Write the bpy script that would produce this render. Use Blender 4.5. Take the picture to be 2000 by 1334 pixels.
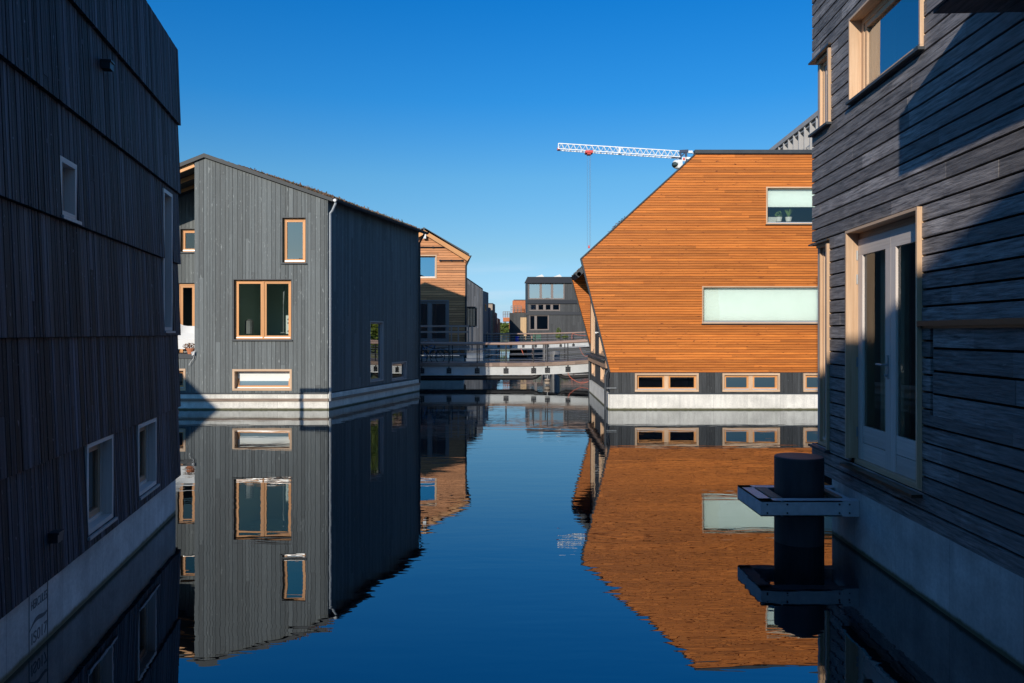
import bpy, math, random
from mathutils import Vector, Matrix
R = random.Random(7)
for o in list(bpy.data.objects): bpy.data.objects.remove(o, do_unlink=True)
S = bpy.context.scene
C = S.collection
# ------------------------------------------------------------------ camera
F, HX, HY, CH = 1550.0, 1000.0, 650.0, 2.2          # focal length in photo pixels, principal point, eye height
cd = bpy.data.cameras.new('camera'); cam = bpy.data.objects.new('camera', cd); C.objects.link(cam)
cd.sensor_width = 36; cd.lens = 36 * F / 2000; cd.shift_y = -(667 - HY) / 2000
cd.clip_start = 0.05; cd.clip_end = 3000
cam.location = (0, 0, CH); cam.rotation_euler = (math.radians(90), 0, 0)
S.camera = cam
# ------------------------------------------------------------------ light
SUN = Vector((0.39, 1.0, -0.365))                    # direction the sunlight travels
el = math.atan2(0.365, math.hypot(.39, 1.0)); az = math.atan2(-.39, -1.0)
w = bpy.data.worlds.new('World'); S.world = w; w.use_nodes = True
nt = w.node_tree; bgn = nt.nodes['Background']
sky = nt.nodes.new('ShaderNodeTexSky'); sky.sky_type = 'NISHITA'; sky.sun_disc = False
sky.sun_elevation = el; sky.sun_rotation = az % (2 * math.pi)
sky.air_density = 1.0; sky.dust_density = 0.3; sky.ozone_density = 2.5; sky.altitude = 0
hs = nt.nodes.new('ShaderNodeHueSaturation'); hs.inputs['Saturation'].default_value = 1.16
gm = nt.nodes.new('ShaderNodeGamma'); gm.inputs['Gamma'].default_value = 1.0
nt.links.new(sky.outputs[0], hs.inputs['Color']); nt.links.new(hs.outputs[0], gm.inputs[0]); 
# tint of the clear air with height above the horizon, brightened overhead, out of view, to lift the shade
wt = nt.nodes.new('ShaderNodeTexCoord'); wsx = nt.nodes.new('ShaderNodeSeparateXYZ'); wr_ = nt.nodes.new('ShaderNodeValToRGB'); wm = nt.nodes.new('ShaderNodeMix'); wm.data_type = 'RGBA'; wm.blend_type = 'MULTIPLY'; wm.inputs[0].default_value = 1
nt.links.new(wt.outputs['Generated'], wsx.inputs[0]); nt.links.new(wsx.outputs[2], wr_.inputs[0])
TINT = [(0.0, (.50, .72, 1.75)), (.032, (.50, .72, 1.22)), (.097, (.55, .73, .90)), (.19, (.47, .82, .98)), (.28, (.18, .76, 1.12)), (.40, (.05, .72, 1.2)), (.62, (.7, 1.1, 1.4)), (1.0, (1.05, 1.3, 1.55))]
while len(wr_.color_ramp.elements) < len(TINT): wr_.color_ramp.elements.new(.5)
for e_, (p_, c_) in zip(wr_.color_ramp.elements, TINT): e_.position = p_; e_.color = (c_[0] / 2, c_[1] / 2, c_[2] / 2, 1)
nt.links.new(gm.outputs[0], wm.inputs[6]); nt.links.new(wr_.outputs[0], wm.inputs[7]); 
# a few thin wisps low over the horizon
wmp = nt.nodes.new('ShaderNodeMapping'); wmp.inputs['Scale'].default_value = (5, 5, 34); nt.links.new(wt.outputs['Generated'], wmp.inputs[0])
wn = nt.nodes.new('ShaderNodeTexNoise'); wn.inputs['Scale'].default_value = 1.6; wn.inputs['Detail'].default_value = 6; nt.links.new(wmp.outputs[0], wn.inputs['Vector'])
wc = nt.nodes.new('ShaderNodeValToRGB'); wc.color_ramp.elements[0].position = .50; wc.color_ramp.elements[1].position = .72; nt.links.new(wn.outputs['Fac'], wc.inputs[0])
wb = nt.nodes.new('ShaderNodeValToRGB'); wb.color_ramp.elements[0].position = .015; wb.color_ramp.elements[0].color = (.55, .55, .55, 1); wb.color_ramp.elements[1].position = .11; wb.color_ramp.elements[1].color = (0, 0, 0, 1); nt.links.new(wsx.outputs[2], wb.inputs[0])
wmu = nt.nodes.new('ShaderNodeMath'); wmu.operation = 'MULTIPLY'; nt.links.new(wc.outputs[0], wmu.inputs[0]); nt.links.new(wb.outputs[0], wmu.inputs[1])
wk_ = nt.nodes.new('ShaderNodeMix'); wk_.data_type = 'RGBA'; nt.links.new(wmu.outputs[0], wk_.inputs[0]); nt.links.new(wm.outputs[2], wk_.inputs[6]); wk_.inputs[7].default_value = (3.0, 3.4, 3.8, 1)
nt.links.new(wk_.outputs[2], bgn.inputs[0])
bgn.inputs[1].default_value = 0.24   # the tint ramp above is halved, so this is a sky strength of 0.12
sl = bpy.data.lights.new('sun', 'SUN'); sl.energy = 4.2; sl.angle = math.radians(0.5); sl.color = (1, .91, .79)
so = bpy.data.objects.new('sun', sl); C.objects.link(so)
so.rotation_euler = SUN.to_track_quat('-Z', 'Y').to_euler()
S.view_settings.view_transform = 'Standard'; S.view_settings.look = 'None'
S.view_settings.exposure = 0.0; S.view_settings.gamma = 1
S.cycles.max_bounces = 8; S.cycles.transparent_max_bounces = 12

# ------------------------------------------------------------------ materials
def mat(name, col, rough=.6, metal=0, spec=.5):
    m = bpy.data.materials.new(name); m.use_nodes = True
    b = m.node_tree.nodes['Principled BSDF']
    b.inputs['Base Color'].default_value = (*col, 1); b.inputs['Roughness'].default_value = rough
    b.inputs['Metallic'].default_value = metal
    b.inputs['Specular IOR Level'].default_value = spec
    return m
def nd(m, t, **k):
    n = m.node_tree.nodes.new(t)
    for a, v in k.items(): setattr(n, a, v)
    return n
def lk(m, a, b): m.node_tree.links.new(a, b)
def ramp(m, stops):
    n = nd(m, 'ShaderNodeValToRGB'); e = n.color_ramp.elements
    while len(e) < len(stops): e.new(.5)
    for i, (p, c) in enumerate(stops):
        e[i].position = p; e[i].color = (*c, 1) if len(c) == 3 else c
    return n
def mixc(m, a, b, fac, mode='MIX'):
    n = nd(m, 'ShaderNodeMix', data_type='RGBA', blend_type=mode)
    for s, v in ((n.inputs[0], fac), (n.inputs[6], a), (n.inputs[7], b)):
        if hasattr(v, 'links'): lk(m, v, s)
        elif isinstance(v, (int, float)): s.default_value = v
        else: s.default_value = (*v, 1)
    return n.outputs[2]
def noise(m, vec, sx, sy, sz=1, det=4, rough=.6, dist=0):
    mp = nd(m, 'ShaderNodeMapping'); mp.inputs['Scale'].default_value = (sx, sy, sz)
    lk(m, vec, mp.inputs[0])
    n = nd(m, 'ShaderNodeTexNoise'); n.inputs['Scale'].default_value = 1; n.inputs['Detail'].default_value = det
    n.inputs['Roughness'].default_value = rough; n.inputs['Distortion'].default_value = dist
    lk(m, mp.outputs[0], n.inputs['Vector']); return n.outputs['Fac']
def wood(name, dark, light, rough=.6, var=.5, grain=70, knots=None, bump=.15, weather=None, spec=.35, flecks=None, fade=None, gx=1.6, rr=.22):
    """board wood: uv.x runs along the grain; 'tone' is one random number per board"""
    m = mat(name, dark, rough, 0, spec); b = m.node_tree.nodes['Principled BSDF']
    uv = nd(m, 'ShaderNodeUVMap').outputs[0]
    at = nd(m, 'ShaderNodeAttribute', attribute_name='tone').outputs['Fac']
    g = noise(m, uv, gx, grain, 1, 6, .7, .3)
    g2 = noise(m, uv, .7, 6, 1, 3, .5)
    rp = ramp(m, [(.5 - rr, dark), (.5 + rr, light)]); lk(m, g, rp.inputs[0])
    mx = nd(m, 'ShaderNodeMath', operation='MULTIPLY_ADD'); lk(m, at, mx.inputs[0]); mx.inputs[1].default_value = var; mx.inputs[2].default_value = 1 - var / 2
    ma = nd(m, 'ShaderNodeMath', operation='MULTIPLY_ADD'); lk(m, g2, ma.inputs[0]); ma.inputs[1].default_value = .5; ma.inputs[2].default_value = .75
    mm = nd(m, 'ShaderNodeMath', operation='MULTIPLY'); lk(m, mx.outputs[0], mm.inputs[0]); lk(m, ma.outputs[0], mm.inputs[1])
    c = mixc(m, rp.outputs[0], mm.outputs[0], 1.0, 'MULTIPLY')
    if knots:
        k = noise(m, uv, 5, 22, 1, 2, .5, .6)
        kr = ramp(m, [(.66, (0, 0, 0)), (.74, (1, 1, 1))]); lk(m, k, kr.inputs[0])
        c = mixc(m, c, knots, kr.outputs[0])
    if flecks:
        k = noise(m, uv, 14, 50, 1, 2, .6, .5); kr = ramp(m, [(.68, (0, 0, 0)), (.76, (1, 1, 1))]); lk(m, k, kr.inputs[0])
        c = mixc(m, c, flecks, kr.outputs[0])
    if weather:
        tc = nd(m, 'ShaderNodeTexCoord').outputs['Object']
        k = noise(m, tc, .55, .55, .3, 4, .6); kr = ramp(m, [(.42, (0, 0, 0)), (.7, (.75,) * 3)]); lk(m, k, kr.inputs[0])
        c = mixc(m, c, weather, kr.outputs[0])
    lk(m, c, b.inputs['Base Color'])
    bp = nd(m, 'ShaderNodeBump'); bp.inputs['Strength'].default_value = bump; bp.inputs['Distance'].default_value = .01
    lk(m, g, bp.inputs['Height']); lk(m, bp.outputs[0], b.inputs['Normal'])
    rq = nd(m, 'ShaderNodeMath', operation='MULTIPLY_ADD'); lk(m, g2, rq.inputs[0]); rq.inputs[1].default_value = .3; rq.inputs[2].default_value = rough - .15
    lk(m, rq.outputs[0], b.inputs['Roughness'])
    return m
def mottled(name, c1, c2, scale=3, rough=.8, metal=0, bump=.1, zs=1):
    m = mat(name, c1, rough, metal); b = m.node_tree.nodes['Principled BSDF']
    tc = nd(m, 'ShaderNodeTexCoord').outputs['Object']
    n = noise(m, tc, scale, scale, scale * zs, 6, .65)
    rp = ramp(m, [(.3, c1), (.7, c2)]); lk(m, n, rp.inputs[0]); lk(m, rp.outputs[0], b.inputs['Base Color'])
    bp = nd(m, 'ShaderNodeBump'); bp.inputs['Strength'].default_value = bump; bp.inputs['Distance'].default_value = .02
    lk(m, n, bp.inputs['Height']); lk(m, bp.outputs[0], b.inputs['Normal'])
    return m
def concrete(name, base, dirty):
    m = mat(name, base, .85); b = m.node_tree.nodes['Principled BSDF']
    uv = nd(m, 'ShaderNodeUVMap').outputs[0]
    n1 = noise(m, uv, 1.4, 1.8, 1, 6, .6, .4); n2 = noise(m, uv, 7, .6, 1, 4, .6); n3 = noise(m, uv, 30, 30, 1, 3, .6)
    rp = ramp(m, [(.3, dirty), (.62, base)]); lk(m, n1, rp.inputs[0])
    r2 = ramp(m, [(.3, (.74,) * 3), (.6, (1,) * 3)]); lk(m, n2, r2.inputs[0])
    c = mixc(m, rp.outputs[0], r2.outputs[0], .8, 'MULTIPLY')
    r3 = ramp(m, [(.3, (.85,) * 3), (.7, (1.05,) * 3)]); lk(m, n3, r3.inputs[0])
    c = mixc(m, c, r3.outputs[0], 1, 'MULTIPLY')
    # algae line just above the water: uv.y is metres above the water
    sp = nd(m, 'ShaderNodeSeparateXYZ'); lk(m, uv, sp.inputs[0])
    w_ = nd(m, 'ShaderNodeMath', operation='MULTIPLY_ADD'); lk(m, n2, w_.inputs[0]); w_.inputs[1].default_value = -.05; lk(m, sp.outputs[1], w_.inputs[2])
    wr = ramp(m, [(0.0, (1,) * 3), (.026, (0,) * 3)]); lk(m, w_.outputs[0], wr.inputs[0])
    c = mixc(m, c, (.055, .05, .012), wr.outputs[0])
    wr2 = ramp(m, [(.0, (.4,) * 3), (.05, (0,) * 3)]); lk(m, w_.outputs[0], wr2.inputs[0])
    c = mixc(m, c, (.19, .19, .12), wr2.outputs[0])
    # form-work joints, one about every 1.2 m
    fr = nd(m, 'ShaderNodeMath', operation='FRACT'); dv = nd(m, 'ShaderNodeMath', operation='DIVIDE'); dv.inputs[1].default_value = .96
    lk(m, sp.outputs[0], dv.inputs[0]); lk(m, dv.outputs[0], fr.inputs[0])
    jr = ramp(m, [(0.0, (.35,) * 3), (.012, (1,) * 3)]); lk(m, fr.outputs[0], jr.inputs[0])
    c = mixc(m, c, jr.outputs[0], .8, 'MULTIPLY')
    lk(m, c, b.inputs['Base Color'])
    bp = nd(m, 'ShaderNodeBump'); bp.inputs['Strength'].default_value = .2; bp.inputs['Distance'].default_value = .01
    lk(m, n3, bp.inputs['Height']); lk(m, bp.outputs[0], b.inputs['Normal'])
    return m
def glass(name, tint=(.84, .9, .88), ior=1.55, tr=1):
    m = bpy.data.materials.new(name); m.use_nodes = True; t = m.node_tree; t.nodes.clear()
    out = nd(m, 'ShaderNodeOutputMaterial'); tr_ = nd(m, 'ShaderNodeBsdfTransparent'); tr_.inputs[0].default_value = (*tint, 1)
    gl = nd(m, 'ShaderNodeBsdfGlossy'); gl.inputs['Roughness'].default_value = 0.0; gl.inputs['Color'].default_value = (.95, .98, 1, 1)
    fr = nd(m, 'ShaderNodeFresnel'); fr.inputs[0].default_value = ior
    tc = nd(m, 'ShaderNodeTexCoord').outputs['Object']; n = noise(m, tc, 1.1, 1.1, 1.1, 1, .4)
    bp = nd(m, 'ShaderNodeBump'); bp.inputs['Strength'].default_value = .05; bp.inputs['Distance'].default_value = .05
    lk(m, n, bp.inputs['Height']); lk(m, bp.outputs[0], gl.inputs['Normal'])
    mx = nd(m, 'ShaderNodeMixShader'); lk(m, fr.outputs[0], mx.inputs[0]); lk(m, tr_.outputs[0], mx.inputs[1]); lk(m, gl.outputs[0], mx.inputs[2])
    lk(m, mx.outputs[0], out.inputs[0]); return m
def water_mat():
    m = bpy.data.materials.new('canal_water'); m.use_nodes = True; t = m.node_tree; t.nodes.clear()
    out = nd(m, 'ShaderNodeOutputMaterial'); df = nd(m, 'ShaderNodeBsdfDiffuse'); df.inputs[0].default_value = (.002, .005, .008, 1)
    gl = nd(m, 'ShaderNodeBsdfGlossy'); gl.inputs['Roughness'].default_value = 0.0; gl.inputs['Color'].default_value = (.93, .97, 1, 1)
    fr = nd(m, 'ShaderNodeFresnel'); fr.inputs[0].default_value = 2.9
    tc = nd(m, 'ShaderNodeTexCoord').outputs['Object']
    n1 = noise(m, tc, .42, 1.3, 1, 2, .5, .3)
    n2 = noise(m, tc, 1.5, 6.5, 1, 2, .5, .3)
    patch = noise(m, tc, .09, .12, 1, 2, .5); pr = ramp(m, [(.4, (.25,) * 3), (.62, (1,) * 3)]); lk(m, patch, pr.inputs[0])
    mul = nd(m, 'ShaderNodeMath', operation='MULTIPLY'); lk(m, n2, mul.inputs[0]); lk(m, pr.outputs[0], mul.inputs[1])
    b1 = nd(m, 'ShaderNodeBump'); b1.inputs['Strength'].default_value = 1; b1.inputs['Distance'].default_value = .0030; lk(m, n1, b1.inputs['Height'])
    b2 = nd(m, 'ShaderNodeBump'); b2.inputs['Strength'].default_value = 1; b2.inputs['Distance'].default_value = .0015; lk(m, mul.outputs[0], b2.inputs['Height'])
    lk(m, b1.outputs[0], b2.inputs['Normal']); lk(m, b2.outputs[0], gl.inputs['Normal'])
    mx = nd(m, 'ShaderNodeMixShader'); lk(m, fr.outputs[0], mx.inputs[0]); lk(m, df.outputs[0], mx.inputs[1]); lk(m, gl.outputs[0], mx.inputs[2])
    lk(m, mx.outputs[0], out.inputs[0]); return m

M = dict(
 fascia=mottled('dark_fascia_sheet', (.014, .02, .024), (.024, .032, .036), 3, .6, 0, .02),
 charred=wood('charred_boards', (.002, .0022, .003), (.066, .07, .09), .65, 1.8, 26, gx=.5, rr=.13, bump=.6, flecks=(.2, .2, .24), spec=.25),
 bamboo=wood('brushed_black_boards', (.045, .042, .044), (.42, .385, .37), .65, .75, 42, bump=1.0, gx=3.2, rr=.17, weather=(.17, .155, .15), flecks=(.3, .28, .27), spec=.25),
 greyb=wood('grey_stained_boards', (.084, .096, .096), (.158, .174, .173), .65, .5, 60, knots=(.26, .28, .27), flecks=(.36, .38, .37), bump=.25),
 orange=wood('orange_oiled_boards', (.43, .114, .016), (.67, .212, .033), .5, .5, 30, knots=(.2, .05, .008), bump=.3, flecks=None),
 brownb=wood('weathered_larch_boards', (.40, .155, .06), (.68, .31, .13), .6, .55, 40, knots=(.2, .09, .03), bump=.3),
 blackv=wood('black_vertical_boards', (.02, .022, .024), (.075, .08, .082), .6, .6, 50, bump=.4, flecks=(.15, .16, .16)),
 paleb=wood('silvered_boards', (.25, .22, .19), (.46, .42, .37), .7, .6, 30, bump=.2),
 darkcl=wood('dark_grey_cladding', (.035, .038, .042), (.075, .078, .08), .6, .4, 20, bump=.2),
 bluecl=wood('blue_grey_cladding', (.06, .075, .10), (.09, .11, .14), .6, .4, 20, bump=.2),
 ply=wood('plywood', (.45, .30, .16), (.62, .44, .26), .7, .2, 12, bump=.1),
 stone=mottled('sandy_stone', (.30, .23, .17), (.42, .34, .26), 2),
 brick=mottled('orange_brick', (.42, .13, .05), (.58, .2, .08), 5),
 framew=wood('orange_window_wood', (.55, .23, .07), (.74, .37, .14), .5, .3, 50, bump=.08),
 framep=wood('pale_window_wood', (.50, .32, .19), (.70, .49, .32), .5, .25, 50, bump=.08),
 framel=wood('bleached_window_wood', (.36, .30, .28), (.50, .43, .40), .5, .25, 50, bump=.08),
 framed=wood('red_brown_frame', (.30, .17, .10), (.48, .31, .2), .5, .3, 60, bump=.1),
 leafw=wood('pale_door_wood', (.50, .44, .40), (.68, .61, .56), .5, .2, 50, bump=.08),
 frameg=mat('grey_brown_frame', (.20, .165, .15), .5),
 alu=mat('aluminium_strip', (.62, .62, .62), .4, .6),
 zinc=mottled('zinc_sheet', (.03, .036, .042), (.05, .058, .065), 3, .6, 0, .02),
 galv=mottled('galvanised_steel', (.26, .28, .29), (.38, .40, .41), 25, .5, .4, .03),
 gsteel=mottled('galvanised_collar_steel', (.42, .46, .49), (.58, .62, .65), 9, .5, .1, .03),
 darkmet=mat('dark_metal', (.02, .022, .026), .45, .3),
 bronze=mat('bronze_strip', (.10, .075, .055), .35, .8),
 conc=concrete('concrete', (.82, .79, .71), (.60, .58, .52)),
 concb=concrete('aged_concrete', (.70, .69, .66), (.42, .41, .39)),
 board=wood('waterline_board', (.16, .11, .08), (.36, .28, .21), .7, .3, 30),
 tar=mat('matt_black_backing', (.006, .006, .007), .9, 0, .1),
 pile=mottled('black_pile_steel', (.016, .019, .024), (.045, .05, .06), 5, .6, 0, .05, .25),
 pilegrey=mottled('grey_pile_steel', (.12, .12, .12), (.22, .22, .22), 6, .5, .3, .02, .4),
 white=mat('white_paint', (.7, .7, .68), .5),
 beam=mottled('white_steel_beam', (.40, .41, .41), (.54, .55, .54), 1.5, .5, 0, .02),
 deck=wood('deck_boards', (.17, .115, .085), (.32, .235, .19), .7, .4, 20),
 rail=wood('hardwood_handrail', (.27, .17, .13), (.45, .32, .26), .6, .2, 40),
 wire=mat('steel_wire', (.42, .42, .42), .4, .7),
 black=mat('black_rubber', (.008, .008, .009), .6),
 red=mat('red_paint', (.65, .06, .05), .45),
 hose=mat('orange_hose', (.55, .13, .07), .6),
 blind=mottled('mint_roller_blind', (.70, .75, .72), (.76, .80, .78), 1.2, .8, 0, .01),
 curtain=mat('cream_curtain', (.74, .72, .60), .9),
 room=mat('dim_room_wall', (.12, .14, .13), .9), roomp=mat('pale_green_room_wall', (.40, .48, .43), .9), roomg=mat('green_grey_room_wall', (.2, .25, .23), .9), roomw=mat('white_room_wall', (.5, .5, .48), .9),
 glass=glass('window_glass', ior=1.8), glassc=glass('clear_door_glass', (.9, .95, .9), 1.45),
 glasss=glass('sky_mirroring_glass', (.7, .74, .72), 5.5),
 glassu=glass('upper_window_glass', (.85, .88, .86), 5.0),
 glassd=glass('dark_window_glass', (.30, .36, .36), 1.5),
 glassm=glass('mirroring_window_glass', (.5, .56, .55), 2.7),
 plant=mottled('leaf_green', (.06, .12, .02), (.13, .2, .04), 8), terra=mat('terracotta', (.55, .2, .09), .8),
 blue=mat('blue_plastic', (.01, .04, .55), .5), green=mat('green_plastic', (.02, .13, .07), .5),
 orp=mat('orange_painted_wood', (.72, .28, .08), .6), tyre=mat('tyre_rubber', (.012, .012, .012), .7),
 teal=mat('blue_fender', (.02, .12, .28), .4), skin=mat('plinth_stencil', (.10, .11, .12), .8),
 crane=mat('white_crane_steel', (.82, .82, .8), .5), craned=mat('dark_blue_crane_steel', (.03, .05, .1), .5),
 fac=mottled('pale_grey_facade', (.33, .32, .32), (.42, .41, .4), 1), water=water_mat(),
 bark=mottled('bark', (.07, .05, .035), (.12, .09, .06), 6), bank=mottled('bank_ground', (.06, .08, .03), (.13, .12, .07), .8),
 neutral=wood('tan_neighbour_boards', (.20, .15, .11), (.32, .25, .18), .7, .4, 30),
)
def leafmat(name, a, b_):
    m = mat(name, a, .6); b = m.node_tree.nodes['Principled BSDF']
    at = nd(m, 'ShaderNodeAttribute', attribute_name='tone').outputs['Fac']
    rp = ramp(m, [(0, a), (1, b_)]); lk(m, at, rp.inputs[0]); lk(m, rp.outputs[0], b.inputs['Base Color']); return m
M['leaf'] = leafmat('tree_leaves', (.04, .08, .01), (.16, .2, .025))
M['sedum'] = leafmat('roof_sedum', (.035, .045, .012), (.20, .085, .045))
M['geran'] = leafmat('red_brown_foliage', (.12, .07, .03), (.3, .14, .07))

# ------------------------------------------------------------------ object helpers
GR = {'house': 'floating houses along the canal', 'mooring pile': 'steel mooring piles', 'footbridge': 'footbridges across the canal', 'bicycle': 'bicycles parked on the footbridge', 'tree': 'trees on the banks', 'hose': 'orange hoses between the bridges and houses', 'pot plant': 'potted plants', 'chair': 'outdoor chairs'}
def thing(name, label, cat, loc=(0, 0, 0), group=None):
    group = group or GR.get(cat)
    o = bpy.data.objects.new(name, None); C.objects.link(o); o.location = loc; o.empty_display_size = .3
    o['label'] = label; o['category'] = cat
    if group: o['group'] = group
    return o
def tag(o, label, cat, group=None):
    group = group or GR.get(cat)
    o['label'] = label; o['category'] = cat
    if group: o['group'] = group
    return o
def wloc(o):
    v = Vector((0, 0, 0))
    while o is not None: v += o.location; o = o.parent
    return v
class MB:
    def __init__(s): s.v = []; s.f = []; s.uv = []; s.t = []; s.sm = []
    def face(s, pts, uvs=None, tone=.5, smooth=False):
        i = len(s.v); s.v += [tuple(p) for p in pts]; s.f.append(tuple(range(i, i + len(pts))))
        if uvs is None:
            a, b, c = Vector(pts[0]), Vector(pts[1]), Vector(pts[2]); e = (b - a).normalized(); n = (b - a).cross(c - a).normalized() if (b - a).cross(c - a).length > 1e-12 else Vector((0, 0, 1)); g = n.cross(e)
            uvs = [((Vector(p) - a).dot(e), (Vector(p) - a).dot(g)) for p in pts]
        s.uv += uvs; s.t.append(tone); s.sm.append(smooth)
    def hexa(s, p, uvl=None, tone=None, back=True, off=None):
        """p: 8 points, 0-3 back ring, 4-7 front ring (counter-clockwise seen from the front)"""
        tone = R.random() if tone is None else tone
        off = (R.random() * 20, R.random() * 20) if off is None else off
        P = [Vector(q) for q in p]
        ex = (P[1] - P[0]).length + (P[5] - P[4]).length; ey = (P[3] - P[0]).length; ez = (P[4] - P[0]).length
        fs = [(4, 5, 6, 7), (0, 1, 5, 4), (1, 2, 6, 5), (2, 3, 7, 6), (3, 0, 4, 7)]
        if back: fs.append((3, 2, 1, 0))
        dx = (P[1] - P[0]); dy = (P[3] - P[0]); dz = (P[4] - P[0])
        ax = max((dx, dy, dz), key=lambda q: q.length)
        A = ax.normalized()
        for f in fs:
            pts = [P[i] for i in f]
            n = (pts[1] - pts[0]).cross(pts[3] - pts[0])
            if n.length < 1e-12: n = (pts[2] - pts[1]).cross(pts[3] - pts[1])
            n = n.normalized() if n.length > 1e-12 else Vector((0, 0, 1))
            e = A - n * A.dot(n)
            e = e.normalized() if e.length > .1 else (pts[1] - pts[0]).normalized()
            g = n.cross(e)
            if uvl: uvs = [uvl[i] for i in f]
            else: uvs = [(q.dot(e) + off[0], q.dot(g) + off[1]) for q in pts]
            s.face(pts, uvs, tone)
    def box(s, x0, x1, y0, y1, z0, z1, tone=None, uvz=False):
        x0, x1 = sorted((x0, x1)); y0, y1 = sorted((y0, y1)); z0, z1 = sorted((z0, z1))
        # front = -y
        p = [(x0, y1, z0), (x1, y1, z0), (x1, y1, z1), (x0, y1, z1), (x0, y0, z0), (x1, y0, z0), (x1, y0, z1), (x0, y0, z1)]
        s.hexa(p, tone=tone)
    def bar(s, a, b, w, h=None, up=(0, 0, 1), tone=None):
        h = w if h is None else h
        a = Vector(a); b = Vector(b); d = (b - a).normalized(); u = Vector(up)
        if abs(d.dot(u)) > .99: u = Vector((0, 1, 0))
        sd = d.cross(u).normalized(); u = sd.cross(d)
        def ring(c): return [c - sd * w / 2 - u * h / 2, c + sd * w / 2 - u * h / 2, c + sd * w / 2 + u * h / 2, c - sd * w / 2 + u * h / 2]
        s.hexa(ring(b) + ring(a), tone=tone)
    def tube(s, pts, r, n=8, caps=True, tone=.5, radii=None):
        P = [Vector(p) for p in pts]; rings = []
        prev = None
        for i, p in enumerate(P):
            d = ((P[i + 1] - p) if i == 0 else (p - P[i - 1]) if i == len(P) - 1 else (P[i + 1] - P[i - 1])).normalized()
            if prev is None:
                u = Vector((0, 0, 1)) if abs(d.z) < .9 else Vector((1, 0, 0))
            else: u = prev
            sd = d.cross(u).normalized(); u = sd.cross(d).normalized(); prev = u
            rr = radii[i] if radii else r
            rings.append([p + (sd * math.cos(2 * math.pi * k / n) + u * math.sin(2 * math.pi * k / n)) * rr for k in range(n)])
        L = 0
        for i in range(len(P) - 1):
            l2 = L + (P[i + 1] - P[i]).length
            for k in range(n):
                a, b = k, (k + 1) % n
                s.face([rings[i][a], rings[i][b], rings[i + 1][b], rings[i + 1][a]],
                       [(L, k * .05), (L, (k + 1) * .05), (l2, (k + 1) * .05), (l2, k * .05)], tone, True)
            L = l2
        if caps: s.face(rings[0][::-1]); s.face(rings[-1])
    def extrude(s, prof, vec, tone=.5):
        a = [Vector(p) for p in prof]; v = Vector(vec); b = [p + v for p in a]; n = len(a)
        s.face(a, None, tone); s.face(b[::-1], None, tone)
        for i in range(n):
            j = (i + 1) % n; s.face([a[j], a[i], b[i], b[j]], None, tone)
    def sphere(s, c, rx, ry=None, rz=None, n=12, tone=.5):
        ry = ry or rx; rz = rz or rx; c = Vector(c); m_ = n // 2
        g = [[c + Vector((rx * math.sin(math.pi * i / m_) * math.cos(2 * math.pi * j / n), ry * math.sin(math.pi * i / m_) * math.sin(2 * math.pi * j / n), rz * math.cos(math.pi * i / m_))) for j in range(n)] for i in range(m_ + 1)]
        for i in range(m_):
            for j in range(n):
                k = (j + 1) % n; q = [g[i + 1][j], g[i + 1][k], g[i][k], g[i][j]]
                if i == 0: q = q[:3]
                if i == m_ - 1: q = [g[i + 1][j], g[i][k], g[i][j]]
                s.face(q, None, tone, True)
    def leaves(s, c, rad, n, size, flat=1.0):
        c = Vector(c)
        for _ in range(n):
            while True:
                v = Vector((R.uniform(-1, 1), R.uniform(-1, 1), R.uniform(-1, 1)))
                if v.length < 1: break
            p = c + Vector((v.x * rad[0], v.y * rad[1], v.z * rad[2]))
            a = Vector((R.gauss(0, 1), R.gauss(0, 1), R.gauss(0, flat))).normalized(); b = a.cross(Vector((R.gauss(0, 1), R.gauss(0, 1), R.gauss(0, 1)))).normalized()
            q = size * R.uniform(.6, 1.4)
            s.face([p - a * q, p + b * q * .5, p + a * q, p - b * q * .5], [(0, 0), (1, 0), (1, 1), (0, 1)], R.random())
    def build(s, name, m, parent=None):
        off = wloc(parent) if parent else Vector((0, 0, 0))
        me = bpy.data.meshes.new(name)
        if parent is None:
            pass
        me.from_pydata([(x - off.x, y - off.y, z - off.z) for x, y, z in s.v], [], s.f)
        ul = me.uv_layers.new(name='UVMap'); flat = [c for uv in s.uv for c in uv]; ul.data.foreach_set('uv', flat)
        at = me.attributes.new('tone', 'FLOAT', 'FACE'); at.data.foreach_set('value', s.t)
        me.polygons.foreach_set('use_smooth', s.sm)
        me.materials.append(M[m] if isinstance(m, str) else m); me.update()
        o = bpy.data.objects.new(name, me); C.objects.link(o)
        if parent: o.parent = parent
        return o
def base(o):
    """move a parentless mesh's origin to its base"""
    me = o.data; xs = [v.co for v in me.vertices]; c = Vector((sum(v.x for v in xs) / len(xs), sum(v.y for v in xs) / len(xs), min(v.z for v in xs)))
    me.transform(Matrix.Translation(-c)); o.location = c; return o

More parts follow.
